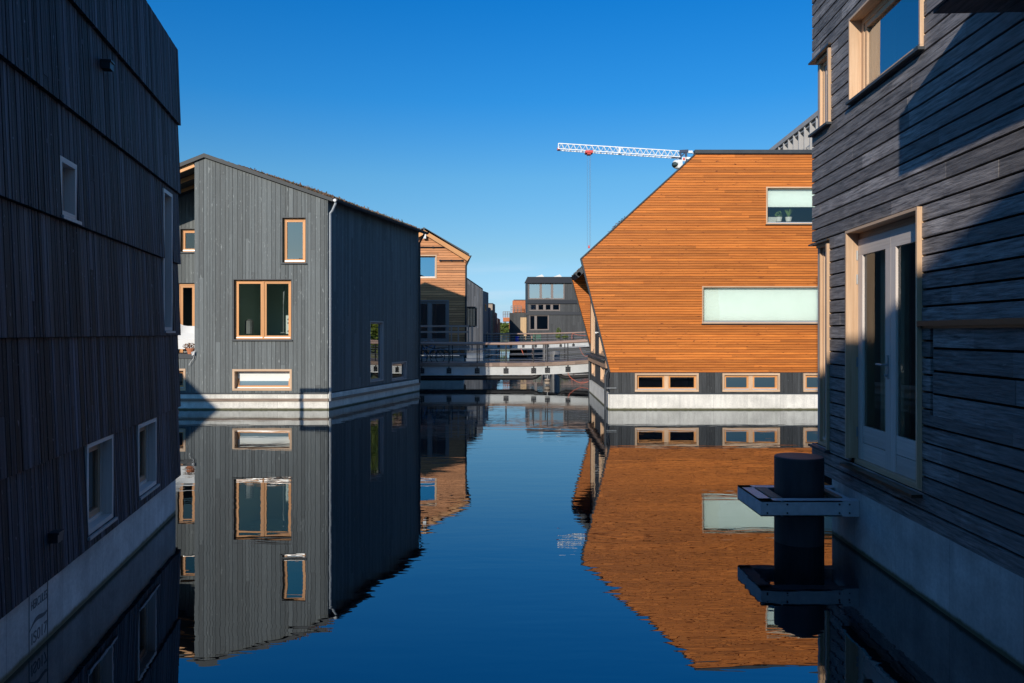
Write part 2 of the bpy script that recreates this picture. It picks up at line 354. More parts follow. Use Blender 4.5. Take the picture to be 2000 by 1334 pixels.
class Pl:
    """a vertical plane: u metres along the plane, z height, d outwards"""
    def __init__(s, p0, p1, face_to=(0, 0)):
        s.p = Vector((p0[0], p0[1], 0)); s.u = (Vector((p1[0], p1[1], 0)) - s.p); s.L = s.u.length; s.u.normalize()
        s.n = Vector((s.u.y, -s.u.x, 0)); s.flip = False
        if s.n.dot(Vector((face_to[0], face_to[1], 0)) - s.p) < 0: s.n = -s.n; s.flip = True
    def W(s, u, z, d=0): return s.p + s.u * u + s.n * d + Vector((0, 0, z))
    def uv(s, px, py, d=0):
        r = Vector(((px - HX) / F, 1, -(py - HY) / F)); q = s.p + s.n * d
        t = q.dot(s.n) / r.dot(s.n); w_ = r * t
        return ((w_ - s.p).dot(s.u), CH + w_.z)
    def box(s, mb, u0, u1, z0, z1, d0, d1, tone=None):
        u0, u1 = sorted((u0, u1)); z0, z1 = sorted((z0, z1)); d0, d1 = sorted((d0, d1))
        us = (u1, u0) if s.flip else (u0, u1)
        def ring(d): return [s.W(us[0], z0, d), s.W(us[1], z0, d), s.W(us[1], z1, d), s.W(us[0], z1, d)]
        mb.hexa(ring(d0) + ring(d1), tone=tone)
def interval(poly, t):
    xs = []
    n = len(poly)
    for i in range(n):
        (s0, t0), (s1, t1) = poly[i], poly[(i + 1) % n]
        if (t0 <= t < t1) or (t1 <= t < t0): xs.append(s0 + (s1 - s0) * (t - t0) / (t1 - t0))
    return (min(xs), max(xs)) if len(xs) >= 2 else None
def boards(mb, pl, poly, holes=(), pitch=.14, gap=.01, th=.02, axis='h', d=0.0, seg=(2.2, 4.2), jit=0, tilt=0, back=False):
    """boards laid row by row on a convex polygon (u,z) with rectangular holes (u0,u1,z0,z1)"""
    if axis == 'v': poly = [(z, u) for u, z in poly]; holes = [(z0, z1, u0, u1) for u0, u1, z0, z1 in holes]
    ts = [t for _, t in poly]; ss = [q for q, _ in poly]; tmin, tmax = min(ts), max(ts)
    sA, sB = min(ss), max(ss)
    def out(s_, t_, dd): return pl.W(s_, t_, dd) if axis == 'h' else pl.W(t_, s_, dd)
    t = tmin
    while t < tmax - 1e-4:
        pt = pitch * (1 + R.uniform(-jit, jit)); t1 = min(t + pt - gap, tmax)
        if tmax - (t + pt) < pitch * .25 and jit == 0: t1 = min(t1, tmax)
        cuts = sorted({t, t1} | {h[2] for h in holes if t < h[2] < t1} | {h[3] for h in holes if t < h[3] < t1} | {q for q in ts if t < q < t1})
        off = (R.random() * 30, R.random() * 30)
        joints = [sA - R.uniform(0, seg[1])]
        while joints[-1] < sB: joints.append(joints[-1] + R.uniform(*seg))
        tones = [R.random() for _ in joints]; dj = [R.uniform(-.0015, .0015) for _ in joints]
        for a, b in zip(cuts[:-1], cuts[1:]):
            if b - a < 1e-4: continue
            ia = interval(poly, a + 1e-5); ib = interval(poly, b - 1e-5)
            if not ia or not ib: continue
            pieces = [(ia[0], ib[0], ia[1], ib[1])]
            for h in holes:
                if h[2] < (a + b) / 2 < h[3]:
                    nw = []
                    for la, lb, ra, rb in pieces:
                        if h[1] <= min(la, lb) or h[0] >= max(ra, rb): nw.append((la, lb, ra, rb)); continue
                        if h[0] > max(la, lb): nw.append((la, lb, h[0], h[0]))
                        if h[1] < min(ra, rb): nw.append((h[1], h[1], ra, rb))
                    pieces = nw
            for la, lb, ra, rb in pieces:
                js = [k for k, q in enumerate(joints) if max(la, lb) + .05 < q < min(ra, rb) - .05]
                edges = [(la, lb)] + [(joints[k],) * 2 for k in js] + [(ra, rb)]
                k0 = js[0] - 1 if js else max([k for k, q in enumerate(joints) if q <= max(la, lb) + .05] or [0])
                for k in range(len(edges) - 1):
                    (xa, xb), (ya, yb) = edges[k], edges[k + 1]
                    g = .002 if k < len(edges) - 2 else 0
                    kk = min(k0 + k, len(tones) - 1); dd = d + dj[kk]
                    tl = (lambda s_: tilt * (s_ - sA) / (sB - sA)) if axis == 'v' else (lambda s_: 0)
                    c4 = [(xa, a), (ya - g, a), (yb - g, b), (xb, b)]
                    fl = pl.flip ^ (axis == 'v')
                    if fl: c4 = [c4[1], c4[0], c4[3], c4[2]]
                    pts = [out(q, r_, dd - th + (-tilt + tl(q) if tilt else 0)) for q, r_ in c4] + [out(q, r_, dd + (-tl(q) if tilt else 0)) for q, r_ in c4]
                    if tilt: pts = [out(q, r_, d - th - .001) for q, r_ in c4] + [out(q, r_, dd + tilt * (1 - (q - sA) / (sB - sA))) for q, r_ in c4]
                    u8 = [(q + off[0], r_ + off[1]) for q, r_ in c4] * 2
                    mb.hexa(pts, uvl=u8, tone=tones[kk], back=back)
        t += pt
def sheet(mb, pl, poly, holes=(), d=-.03, th=.02, uvw=False):
    ts = [z for _, z in poly]
    boards(mb, pl, poly, holes, pitch=max(ts) - min(ts) + 1, gap=1, th=th, d=d, seg=(999, 1000), back=True)
def rect(u0, u1, z0, z1): return [(u0, z0), (u1, z0), (u1, z1), (u0, z1)]
def plinth(root, pl, u0, u1, z1, d=.06, m='conc', th=.3, ends=True, name='plinth'):
    mb = MB(); a0, a1 = (u1, u0) if pl.flip else (u0, u1)
    P = [pl.W(a0, -.4, d - th), pl.W(a1, -.4, d - th), pl.W(a1, z1, d - th), pl.W(a0, z1, d - th), pl.W(a0, -.4, d), pl.W(a1, -.4, d), pl.W(a1, z1, d), pl.W(a0, z1, d)]
    uvl = [(a0, -.4), (a1, -.4), (a1, z1), (a0, z1)] * 2
    fs = [((4, 5, 6, 7), uvl), ((3, 2, 6, 7)[::-1], None), ((0, 4, 7, 3), 's'), ((1, 2, 6, 5), 's'), ((0, 3, 2, 1), uvl)]
    for f, k in fs:
        pts = [P[i] for i in f]
        if k is uvl: uv = [uvl[i] for i in f]
        elif k == 's': uv = [((P[i] - P[0]).dot(pl.n), P[i].z) for i in f]
        else: uv = [(uvl[i][0], .5 + 0 * i) for i in f]
        mb.face(pts, uv, .5)
    return mb.build(name, m, root)
def window(root, pl, u0, u1, z0, z1, rec=.1, lin=.035, fr=.05, proj=.012, fm='framew', sm=None, bays=1, mull=.06, sash=.045,
           glassm='glass', sill=None, blind=None, room='room', roomd=1.3, strip=True, label=None, transom=None, name='window', curtain=None, tiltopen=0, splits=None, bproj=None, top=True, farproj=None, lm=None):
    if u1 < u0: u0, u1 = u1, u0
    mb = MB(); B = lambda *a: pl.box(mb, *a)
    dz = -rec - .07
    B(u0, u1, z1 - lin, z1, dz, proj if top else -.03); B(u0, u1, z0, z0 + lin, dz, proj if bproj is None else bproj)
    zl_ = z0 + lin if bproj is None else z0 + .002
    B(u0, u0 + lin, z0 + lin, z1 - lin, dz, proj); B(u1 - lin, u1, z0 + lin, z1 - lin, dz, proj if farproj is None else farproj)
    if bproj is not None:
        B(u0 + .001, u0 + lin - .001, z0 + .002, z0 + lin, bproj + .001, proj - .001)
        if farproj is None: B(u1 - lin + .001, u1 - .001, z0 + .002, z0 + lin, bproj + .001, proj - .001)
    lw = None
    if lm: lw = mb; mb = MB(); B = lambda *a: pl.box(mb, *a)
    a0, a1, b0, b1 = u0 + lin, u1 - lin, z0 + lin, z1 - lin
    f0, f1 = -rec - .06, -rec
    B(a0, a1, b1 - fr, b1, f0, f1); B(a0, a1, b0, b0 + fr, f0, f1); B(a0, a0 + fr, b0 + fr, b1 - fr, f0, f1); B(a1 - fr, a1, b0 + fr, b1 - fr, f0, f1)
    a0 += fr; a1 -= fr; b0 += fr; b1 -= fr
    sp = [a0 + (a1 - a0) * k / bays for k in range(bays + 1)] if not splits else [a0] + [a0 + (a1 - a0) * q for q in splits] + [a1]
    cells = []
    for k in range(len(sp) - 1):
        l = sp[k] + (mull / 2 if k else 0); r = sp[k + 1] - (mull / 2 if k < len(sp) - 2 else 0)
        if k: B(sp[k] - mull / 2, sp[k] + mull / 2, b0, b1, f0, f1 + .004)
        cells.append((l, r, b0, b1))
    if transom is not None:
        zt = b0 + (b1 - b0) * transom
        for l, r, _, _ in cells: B(l, r, zt - .02, zt + .02, f0, f1 - .003)
    wo = mb.build(name, fm, root)
    if label: wo['label'] = label
    if lw: lw.build('reveal', lm, wo)
    mp = MB()
    if sash:
        ms = MB()
        for l, r, q0, q1 in cells:
            sh = tiltopen
            s0, s1 = -rec - .052, -rec - .012
            pl.box(ms, l, r, q1 - sash, q1, s0 - sh, s1 - sh); pl.box(ms, l, r, q0, q0 + sash, s0, s1)
            if sh:
                for (x0, x1) in ((l, l + sash), (r - sash, r)):
                    us = (x1, x0) if pl.flip else (x0, x1)
                    bk = [pl.W(us[0], q0, s0), pl.W(us[1], q0, s0), pl.W(us[1], q1, s0 - sh), pl.W(us[0], q1, s0 - sh)]
                    ms.hexa(bk + [p + pl.n * .04 for p in bk])
            else:
                pl.box(ms, l, l + sash, q0 + sash, q1 - sash, s0, s1); pl.box(ms, r - sash, r, q0 + sash, q1 - sash, s0, s1)
        ms.build('sash', sm or fm, wo)
    e = sash or 0
    for l, r, q0, q1 in cells:
        us = (r - e, l + e) if pl.flip else (l + e, r - e)
        mp.face([pl.W(us[0], q0 + e, -rec - .035), pl.W(us[1], q0 + e, -rec - .035), pl.W(us[1], q1 - e, -rec - .035 - tiltopen), pl.W(us[0], q1 - e, -rec - .035 - tiltopen)])
    mp.build('pane', glassm, wo)
    if strip:
        ml = MB()
        for l, r, q0, q1 in cells: pl.box(ml, l, r, q0 - .012, q0 + .018, -rec - .02, -rec + .012)
        ml.build('drip_rail', 'alu', wo)
    if sill:
        m2 = MB(); pl.box(m2, u0 - .02, u1 + .02, z0 - .028, z0 - .003, -.02, sill[0]); m2.build('sill', sill[1], wo)
    if blind:
        m3 = MB(); zb = b1 - (b1 - b0) * blind[0]; pl.box(m3, a0 + .01, a1 - .01, zb, b1, -rec - .085, -rec - .08); m3.build('blind', blind[1], wo)
    if curtain:
        m5 = MB()
        for (f0_, f1_) in curtain:
            x0, x1 = a0 + (a1 - a0) * f0_, a0 + (a1 - a0) * f1_; n = max(6, int((x1 - x0) / .02)); pts = []
            for k in range(n + 1): pts.append((x0 + (x1 - x0) * k / n, -rec - .18 + .035 * math.sin(k * .9) + R.uniform(-.004, .004)))
            for k in range(n):
                (p, pd), (q, qd) = pts[k], pts[k + 1]; m5.face([pl.W(p, b0 - .1, pd), pl.W(q, b0 - .1, qd), pl.W(q, b1 + .05, qd), pl.W(p, b1 + .05, pd)], None, .5, True)
        m5.build('curtain', 'curtain', wo)
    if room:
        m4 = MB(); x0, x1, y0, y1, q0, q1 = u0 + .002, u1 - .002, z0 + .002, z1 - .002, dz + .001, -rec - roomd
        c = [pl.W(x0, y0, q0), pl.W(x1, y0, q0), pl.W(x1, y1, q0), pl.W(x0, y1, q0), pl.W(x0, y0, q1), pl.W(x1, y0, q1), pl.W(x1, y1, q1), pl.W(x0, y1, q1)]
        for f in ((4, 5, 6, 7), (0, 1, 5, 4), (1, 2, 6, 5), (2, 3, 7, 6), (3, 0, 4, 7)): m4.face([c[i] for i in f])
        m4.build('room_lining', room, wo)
    return wo
def winpx(root, pl, px0, py0, px1, py1, holes, **k):
    """window whose outer corners are read off the photograph on plane pl; registers its opening"""
    a = pl.uv(px0, py0); b = pl.uv(px1, py1)
    u0, u1 = sorted((a[0], b[0])); z0, z1 = sorted((a[1], b[1]))
    holes.append((u0 + .001, u1 - .001, z0 + .001, z1 - .001))
    return lambda: window(root, pl, u0, u1, z0, z1, **k)
def P3(px, py, D): return Vector(((px - HX) / F * D, D, CH - (py - HY) / F * D))

# ------------------------------------------------------------------ setting: water and banks
mb = MB(); mb.face([(-700, -400, 0), (700, -400, 0), (700, 900, 0), (-700, 900, 0)])
wa = mb.build('water', 'water'); wa['kind'] = 'structure'
mb = MB(); mb.box(8.0, 500, 44, 800, -.5, .9); mb.box(-500, -24, -100, 800, -.5, .9); mb.box(-23.99, 7.99, 128, 800, -.5, .9)
g = mb.build('ground', 'bank'); g['kind'] = 'structure'

# ------------------------------------------------------------------ the near left house (black charred boards)
LP0 = Pl((-3.24, 5.02), (-4.155, 9.77), face_to=(5, 5)); q_ = [LP0.W(0, 0, .052), LP0.W(LP0.L, 0, .052)]
LP = Pl(q_[0][:2], q_[1][:2], face_to=(5, 5))
lh = thing('floating_house', 'near house on the left clad in black charred vertical boards in overlapping tiers', 'house', (-6.5, 4, 0))
uN, uE = LP.uv(0, 654)[0] - 5.6, LP.L - .06
tiers = [5.67, 4.74, 3.90, 3.04, 2.17, 1.30, .455]
holes = []; todo = []
wk = dict(rec=.06, lin=.04, fr=.03, proj=.02, fm='leafw', sash=.05, sm='framed', sill=(.05, 'galv'), glassm='glasss', strip=False, bays=1)
todo.append(winpx(lh, LP, 112, 303, 145, 432, holes, **wk))
todo.append(winpx(lh, LP, 316, 367, 333.5, 646, holes, **wk))
todo.append(winpx(lh, LP, 165, 867, 217, 1010, holes, **wk, curtain=[(0, .45)]))
todo.append(winpx(lh, LP, 266, 830, 302, 945, holes, **wk))
for t in todo: t()
mb = MB()
for k in range(6):
    zt, zb = tiers[k], tiers[k + 1]
    boards(mb, LP, rect(uN, uE + .005 * (k % 2), zb, zt - .004), holes, pitch=.066, gap=.010, th=.02, axis='v', d=.0, seg=(9, 10), jit=.5, tilt=.035)
mb.build('charred_cladding', 'charred', lh)
mb = MB(); sheet(mb, LP, rect(uN, uE - .02, .3, 5.64), holes, d=-.03); 
mb.build('backing_wall', 'tar', lh)
# far gable, hidden sides and roof
FP = Pl(LP.W(uE, 0)[:2], (LP.W(uE, 0, -6.0))[:2], face_to=(-6, 30))
mb = MB(); boards(mb, FP, rect(0, 5.95, .435, 5.66), pitch=.1, gap=.006, axis='v', jit=.3, back=True)
mb.build('end_cladding', 'charred', lh)
mb = MB()
a = LP.W(uN, 0, -6.0); b = LP.W(uE - .02, 0, -6.0); BP = Pl(a[:2], b[:2], face_to=(-30, 5)); sheet(mb, BP, rect(0, BP.L, .3, 5.64))
c_ = LP.W(uN, 0); NP = Pl(c_[:2], a[:2], face_to=(0, -30)); sheet(mb, NP, rect(0, NP.L, .3, 5.64)); mb.build('rear_wall', 'darkcl', lh)
mb = MB(); q = [LP.W(uN, 5.62, -.01), LP.W(uE - .01, 5.62, -.01), LP.W(uE - .01, 5.62, -6), LP.W(uN, 5.62, -6)]
mb.extrude(q, (0, 0, .055)); mb.build('roof', 'zinc', lh)
plinth(lh, LP, uN, uE - .05, .47, d=-.015, m='concb', th=5.9)
for (px0, py0, px1, py1) in ((186, 119, 209, 136), (76, 1040, 108, 1058)):
    a = LP.uv(px0, py0); b = LP.uv(px1, py1); zc = (a[1] + b[1]) / 2; uc = (a[0] + b[0]) / 2
    mb = MB(); LP.box(mb, uc - .05, uc + .05, zc - .035, zc + .035, .01, .085); LP.box(mb, uc - .055, uc + .055, zc + .025, zc + .04, .01, .095); mb.build('vent_hood', 'darkmet', lh)
def text_on(pl, s, u, z, size, name, parent, d, m='skin', sx=1.0):
    cu = bpy.data.curves.new('t', 'FONT'); cu.body = s; cu.size = size; cu.extrude = .0006
    to = bpy.data.objects.new('t', cu); C.objects.link(to); bpy.context.view_layer.update()
    me = bpy.data.meshes.new_from_object(to.evaluated_get(bpy.context.evaluated_depsgraph_get())); me.name = name
    bpy.data.objects.remove(to)
    off = wloc(parent); dr = -pl.u if pl.flip else pl.u
    for v in me.vertices:
        p = pl.W(u, z, d) + dr * v.co.x * sx + Vector((0, 0, v.co.y)) + pl.n * v.co.z; v.co = p - off
    me.materials.clear(); me.materials.append(M[m]); o = bpy.data.objects.new(name, me); C.objects.link(o); o.parent = parent; return o
tu = LP.uv(59, 1160); tu2 = LP.uv(90, 1140)
for nm, px, py, sz in (('HERCULES', 60, 1194, .09), ('IS', 60, 1262, .115), ('017', 72, 1250, .115)):
    a = LP.uv(px, py, -.015); b = LP.uv({'IS': 70}.get(nm, 91), py, -.015)
    o = text_on(LP, nm, a[0], a[1], sz, 'stencil_lettering', lh, -.0135, sx=1.0)
    wd = max((v.co + wloc(o)).y for v in o.data.vertices) - min((v.co + wloc(o)).y for v in o.data.vertices)
    # squeeze the lettering to its measured width
    me = o.data; off = wloc(o); p0 = LP.W(a[0], 0); k_ = (b[0] - a[0]) / max(.01, wd / abs(LP.u.y))
    for v in me.vertices:
        w_ = v.co + off; s_ = (w_ - p0).dot(LP.u); v.co = v.co + LP.u * (s_ * k_ - s_)
mb = MB(); a = LP.uv(57, 1150, -.015)[0]; b = LP.uv(92, 1150, -.015)[0]
LP.box(mb, b, b + .012, .02, .44, -.0142, -.0125); LP.box(mb, a - .008, a, .02, .44, -.0142, -.0125)
for k in range(14):
    t0, t1 = k / 14, (k + 1) / 14
    f = lambda t: (a + (b - a) * t, .17 + .07 * t + .025 * math.sin(t * 5))
    (x0, z0), (x1, z1) = f(t0), f(t1); th = .006 + .01 * math.sin(t0 * 3.1)
    mb.face([LP.W(x1, z1 - th, -.0133), LP.W(x0, z0 - th, -.0133), LP.W(x0, z0 + th, -.0133), LP.W(x1, z1 + th, -.0133)])
mb.build('stencil_mark', 'skin', lh)

# ------------------------------------------------------------------ the near right house (brushed black boards)
RP = Pl((3.334, 5.167), (3.508, 8.70), face_to=(-5, 5))
rh = thing('floating_house', 'near house on the right clad in brushed black horizontal boards with glazed double doors', 'house', (6.5, 4, 0))
rE = RP.uv(1586, 400)[0]; rN = -5.0; ZT = 8.6
holes = []; todo = []
todo.append(winpx(rh, RP, 1662, 42, 1804, 94.5, [], rec=.15)) ; todo.pop()
a = RP.uv(1663, 42); b = RP.uv(1804, 94.5); c_ = RP.uv(1659.5, 199)
UW = (b[0], a[0], (b[1] + c_[1]) / 2, a[1] + .02)
a = RP.uv(1658, 450.8); b = RP.uv(1800.7, 404.5); c_ = RP.uv(1654.5, 900.7); d_ = RP.uv(1796, 964.6)
DW = (b[0], a[0], (c_[1] + d_[1]) / 2, (a[1] + b[1]) / 2)
cz = lambda px, py: RP.uv(px, py)[1]
CW1 = (RP.uv(1620, 600)[0], rE, cz(1612, 876), cz(1612, 472))
CW2 = (RP.uv(1623, 200)[0], rE, cz(1612, 246), cz(1612, 98))
PN = (RP.uv(2000, 650)[0] - 3.0, RP.uv(1817, 700)[0], cz(1817, 811), cz(1800, 630))
ep = lambda h: (h[0] + .001, h[1] - .001 if h[1] < rE - .01 else h[1] + .1, h[2] + .001, h[3] - .001)
holes = [ep(UW), ep(DW), ep(CW1), ep(CW2), ep(PN)]
mb = MB(); boards(mb, RP, rect(rN, rE, .60, ZT), holes, pitch=.1405, gap=.019, th=.028, d=0, seg=(1.2, 2.2)); mb.build('board_cladding', 'bamboo', rh)
mb = MB(); sheet(mb, RP, rect(rN, rE - .02, .5, ZT - .02), holes[:4], d=-.035); mb.build('backing_wall', 'tar', rh)
# parapet panel with wider boards under a metal strip
mb = MB(); boards(mb, RP, rect(PN[0], PN[1] - .02, PN[2], PN[3] - .03), pitch=.185, gap=.02, th=.02, d=-.012, seg=(.9, 1.5)); mb.build('service_panel', 'bamboo', rh)
mb = MB(); RP.box(mb, PN[0], RP.uv(1801, 640)[0], PN[3] - .03, PN[3] + .012, -.01, .045, .5); RP.box(mb, PN[0], RP.uv(1801, 640)[0], PN[3] - .05, PN[3] - .03, -.01, .012, .5); mb.build('metal_capping', 'bronze', rh)
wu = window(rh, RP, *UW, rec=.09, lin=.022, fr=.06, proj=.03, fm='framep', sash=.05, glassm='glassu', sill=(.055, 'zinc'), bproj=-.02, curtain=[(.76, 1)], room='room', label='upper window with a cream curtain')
for i_, Wn in enumerate((CW1, CW2)):
    window(rh, RP, Wn[0], Wn[1] - .06, Wn[2], Wn[3], rec=.09, lin=.035, fr=.04, proj=.03, fm='framep', sm='framel', sash=.05, glassm='glassm', sill=(.06, 'zinc'), bproj=-.05, farproj=-.06, top=False, roomd=.5, label='narrow corner window' )
    mb = MB(); RP.box(mb, Wn[1] - .058, Wn[1] - .005, Wn[2], Wn[3], -.12, -.065); mb.build('corner_post', 'framel', rh)
    mb = MB(); RP.box(mb, Wn[0] - .0, rE + .05, Wn[3] + .002, Wn[3] + .02, -.1, .03); mb.build('head_flashing', 'bronze', rh)
# french doors
def doors(root, pl, u0, u1, z0, z1):
    rec = .07; mb = MB(); B = lambda *a: pl.box(mb, *a); lin = .026
    B(u0, u1, z1 - lin, z1, -rec - .09, .04); B(u0, u1, z0, z0 + .05, -rec - .09, -.05)
    B(u0, u0 + lin, z0 + .05, z1 - lin, -rec - .09, .04); B(u1 - lin, u1, z0 + .05, z1 - lin, -rec - .09, .04)
    fo = mb.build('door_frame', 'framep', root)
    m2 = MB(); pl.box(m2, u0 - .01, u1 + .01, z0 - .03, z0 - .003, -.02, .09); m2.build('threshold', 'bronze', fo)
    a0, a1, b0, b1 = u0 + lin + .003, u1 - lin - .003, z0 + .055, z1 - lin - .07
    m5 = MB(); pl.box(m5, a0, a1, b1 + .004, z1 - lin - .002, -rec - .085, -rec - .02); m5.build('head_rail', 'framed', fo)
    mid = (a0 + a1) / 2
    for i, (l, r) in enumerate(((a0, mid - .002), (mid + .002, a1))):
        lf = MB(); st = .11; bt = .34; tp = .16; f0, f1 = -rec - .06, -rec - .012
        pl.box(lf, l, r, b1 - tp, b1, f0, f1); pl.box(lf, l, l + st, b0, b1 - tp, f0, f1); pl.box(lf, r - st, r, b0, b1 - tp, f0, f1)
        pl.box(lf, l + st, r - st, b0, b0 + bt / 2 - .003, f0, f1 - .006); pl.box(lf, l + st, r - st, b0 + bt / 2 + .003, b0 + bt, f0, f1 - .006)
        do = lf.build('door_leaf', 'leafw', root)
        gm_ = MB(); q = [(l + st, b0 + bt), (r - st, b0 + bt), (r - st, b1 - tp), (l + st, b1 - tp)]
        if pl.flip: q = [q[1], q[0], q[3], q[2]]
        gm_.face([pl.W(x, z, -rec - .035) for x, z in q]); gm_.build('pane', 'glassc', do)
        if i == 1:
            h = MB(); hx = l + st * .5; hz = b0 + (b1 - b0) * .44
            pl.box(h, hx - .018, hx + .018, hz - .13, hz + .09, f1, f1 + .01); h.tube([pl.W(hx, hz, f1), pl.W(hx, hz, f1 + .055), pl.W(hx + .13, hz, f1 + .055)], .01)
            h.tube([pl.W(hx, hz - .1, f1), pl.W(hx, hz - .1, f1 + .03)], .012); h.build('door_handle', 'galv', do)
            for k in (.93, .82, .44, .12):
                hg = MB(); hg.tube([pl.W(r + .004, b0 + (b1 - b0) * k - .05, f1 + .008), pl.W(r + .004, b0 + (b1 - b0) * k + .05, f1 + .008)], .009); hg.build('hinge', 'galv', do)
    cu = MB()
    for (x0, x1) in ((a1 - .70, a1 - .08), (a0 + .1, mid - .08)):
        n = 34; pts = [(x0 + (x1 - x0) * k / n, -rec - .22 + .045 * math.sin(k * 1.3) + R.uniform(-.005, .005)) for k in range(n + 1)]
        for k in range(n):
            (p, pd), (q, qd) = pts[k], pts[k + 1]; cu.face([pl.W(p, b0, pd), pl.W(q, b0, qd), pl.W(q, b1, qd), pl.W(p, b1, pd)], None, .5, True)
    cu.build('curtain', 'curtain', fo)
    m4 = MB(); q0, q1 = -rec - .089, -rec - 1.6; x0, x1, y0, y1 = u0 + .01, u1 - .01, z0 + .01, z1 - .01
    c = [pl.W(x0, y0, q0), pl.W(x1, y0, q0), pl.W(x1, y1, q0), pl.W(x0, y1, q0), pl.W(x0, y0, q1), pl.W(x1, y0, q1), pl.W(x1, y1, q1), pl.W(x0, y1, q1)]
    for f in ((4, 5, 6, 7), (0, 1, 5, 4), (1, 2, 6, 5), (2, 3, 7, 6), (3, 0, 4, 7)): m4.face([c[i] for i in f])
    m4.build('room_lining', 'roomp', fo)
doors(rh, RP, *DW)
# balcony box overhead (casts the shadow on the boards)
mb = MB(); Y1 = 5.12
uB = (Y1 - RP.p.y) / RP.u.y
boards(mb, Pl(RP.W(uB - 4.5, 0, .64)[:2], RP.W(uB, 0, .64)[:2], face_to=(-5, 5)), rect(0, 4.5, 4.27, 4.80), pitch=.132, gap=.01, d=0, back=True)
RP.box(mb, uB - 4.5, uB, 4.27, 4.80, .02, .60, .3); mb.build('balcony', 'bamboo', rh)
# hidden sides, roof, plinth
mb = MB(); EP = Pl(RP.W(rE, 0)[:2], RP.W(rE, 0, -6)[:2], face_to=(6, 30)); boards(mb, EP, rect(0, 6, .6, ZT), [(-.1, .07, q[2], q[3]) for q in (CW1, CW2)], pitch=.1405, gap=.019, back=True, seg=(1.2, 2.2)); mb.build('end_cladding', 'bamboo', rh)
mb = MB(); a = RP.W(rN, 0, -6.0); b = RP.W(rE - .02, 0, -6.0); BP = Pl(a[:2], b[:2], face_to=(30, 5)); sheet(mb, BP, rect(0, BP.L, .5, ZT)); NP = Pl(RP.W(rN, 0)[:2], a[:2], face_to=(0, -30)); sheet(mb, NP, rect(0, 6, .5, ZT)); mb.build('rear_wall', 'darkcl', rh)
mb = MB(); mb.extrude([RP.W(rN, ZT, .02), RP.W(rE, ZT, .02), RP.W(rE, ZT, -6), RP.W(rN, ZT, -6)], (0, 0, .06)); mb.build('roof', 'zinc', rh)
pu = RP.uv(1625, 1042)[0]
plinth(rh, RP, rN, pu, .60, d=0.0, m='concb', th=5.9)
# guide pile and collar
pc = Vector((3.03, 8.38, 0))
mb = MB(); n = 48; mb.tube([(pc.x, pc.y, -.5), (pc.x, pc.y, .885)], .25, n, caps=False)
mb.tube([(pc.x, pc.y, .885), (pc.x, pc.y, .893), (pc.x, pc.y, .9)], .25, n, radii=[.25, .248, .24])
tag(base(mb.build('mooring_pile', 'pile')), 'thick black steel mooring pile in the water beside the near right house', 'mooring pile')
mb = MB(); z0, z1 = .365, .52; y0, y1 = 7.93, 8.76; x0 = 2.49; t = .13
def chan(a, b, ins):   # a steel channel, open on its inner side
    a = Vector(a); b = Vector(b); d = (b - a).normalized(); i_ = Vector(ins)
    for (lo, hi, wd) in ((z0, z1, .012), (z0, z0 + .012, t), (z1 - .012, z1, t)):
        zc = (lo + hi) / 2; o_ = a + i_ * wd / 2; p_ = b + i_ * wd / 2
        mb.bar((o_.x, o_.y, zc), (p_.x, p_.y, zc), wd, hi - lo)
wx = lambda y: RP.W((y - RP.p.y) / RP.u.y, 0).x
chan((x0 + .0, y0, 0), (wx(y0) + .02, y0, 0), (0, 1, 0)); chan((x0, y1, 0), (wx(y1) + .02, y1, 0), (0, -1, 0)); chan((x0, y0 + .013, 0), (x0, y1 - .013, 0), (1, 0, 0))
mb.box(x0 + .2, x0 + .212, y0 - .004, y0, z0, z1); mb.box(3.31, 3.322, y0 - .004, y0, z0, z1)
for k in (.3,): mb.box(3.32, 3.44, y0 + .14, y1 - .14, z1 - .06, z1 - .005)
mb.box(wx(y0) - .17, wx(y0) - .002, y0 - .005, y0 + .0, z0 - .002, z1 + .002)
mb.build('pile_collar', 'gsteel', rh)
mb = MB()
for bx_ in (x0 + .06, x0 + .26, 3.27, 3.37):
    for bz_ in (z0 + .035, z1 - .035): mb = MB(); mb.tube([(bx_, y0 - .012, bz_), (bx_, y0 + .002, bz_)], .009, 6); mb.build('bolt', 'darkmet', rh)
mb = MB(); mb.box(x0 + .15, x0 + .26, y0 + .14, y1 - .14, z1 - .05, z1 + .004); mb.build('rubbing_block', 'board', rh)
mb = MB(); mb.box(3.30, 3.36, y0 + .14, y1 - .14, z1 - .03, z1 + .012); mb.build('rubbing_block', 'board', rh)

# ------------------------------------------------------------------ the grey gabled house
GY = 22.73
def GX(px, Y=GY): return (px - HX) / F * Y
def GZ(py, Y=GY): return CH - (py - HY) / F * Y
GP = Pl((0, GY), (10, GY)); sv = Vector((1.75, 7.27, 0))
gh = thing('floating_house', 'grey vertical boarded gabled house with orange framed windows and a planted roof', 'house', (-8, 26, 0))
GS = Pl((GX(639), GY), (GX(639) + 1.75, GY + 7.27), face_to=(20, 20))
xl, xr, xL = GX(380), GX(638), -13.2
rz, rx = GZ(308), GX(400)
zr = GZ(390); slope = (rz - zr) / (xr - rx); xe = xr
holes = []; todo = []
kw = dict(rec=.10, lin=.022, lm='zinc', fr=.045, proj=.0, fm='framew', sash=.06, sill=(.05, 'zinc'))
todo.append(winpx(gh, GP, 550, 424, 598, 514, holes, glassm='glassm', **kw))
todo.append(winpx(gh, GP, 455, 545, 570, 664, holes, bays=2, mull=.05, glassm='glass', room='roomp', roomd=2.6, **kw))
k2 = dict(kw); k2.update(sill=None, lm=None, proj=.015, fm='framep', sm='framew', lin=.06, fr=.02, rec=.12)
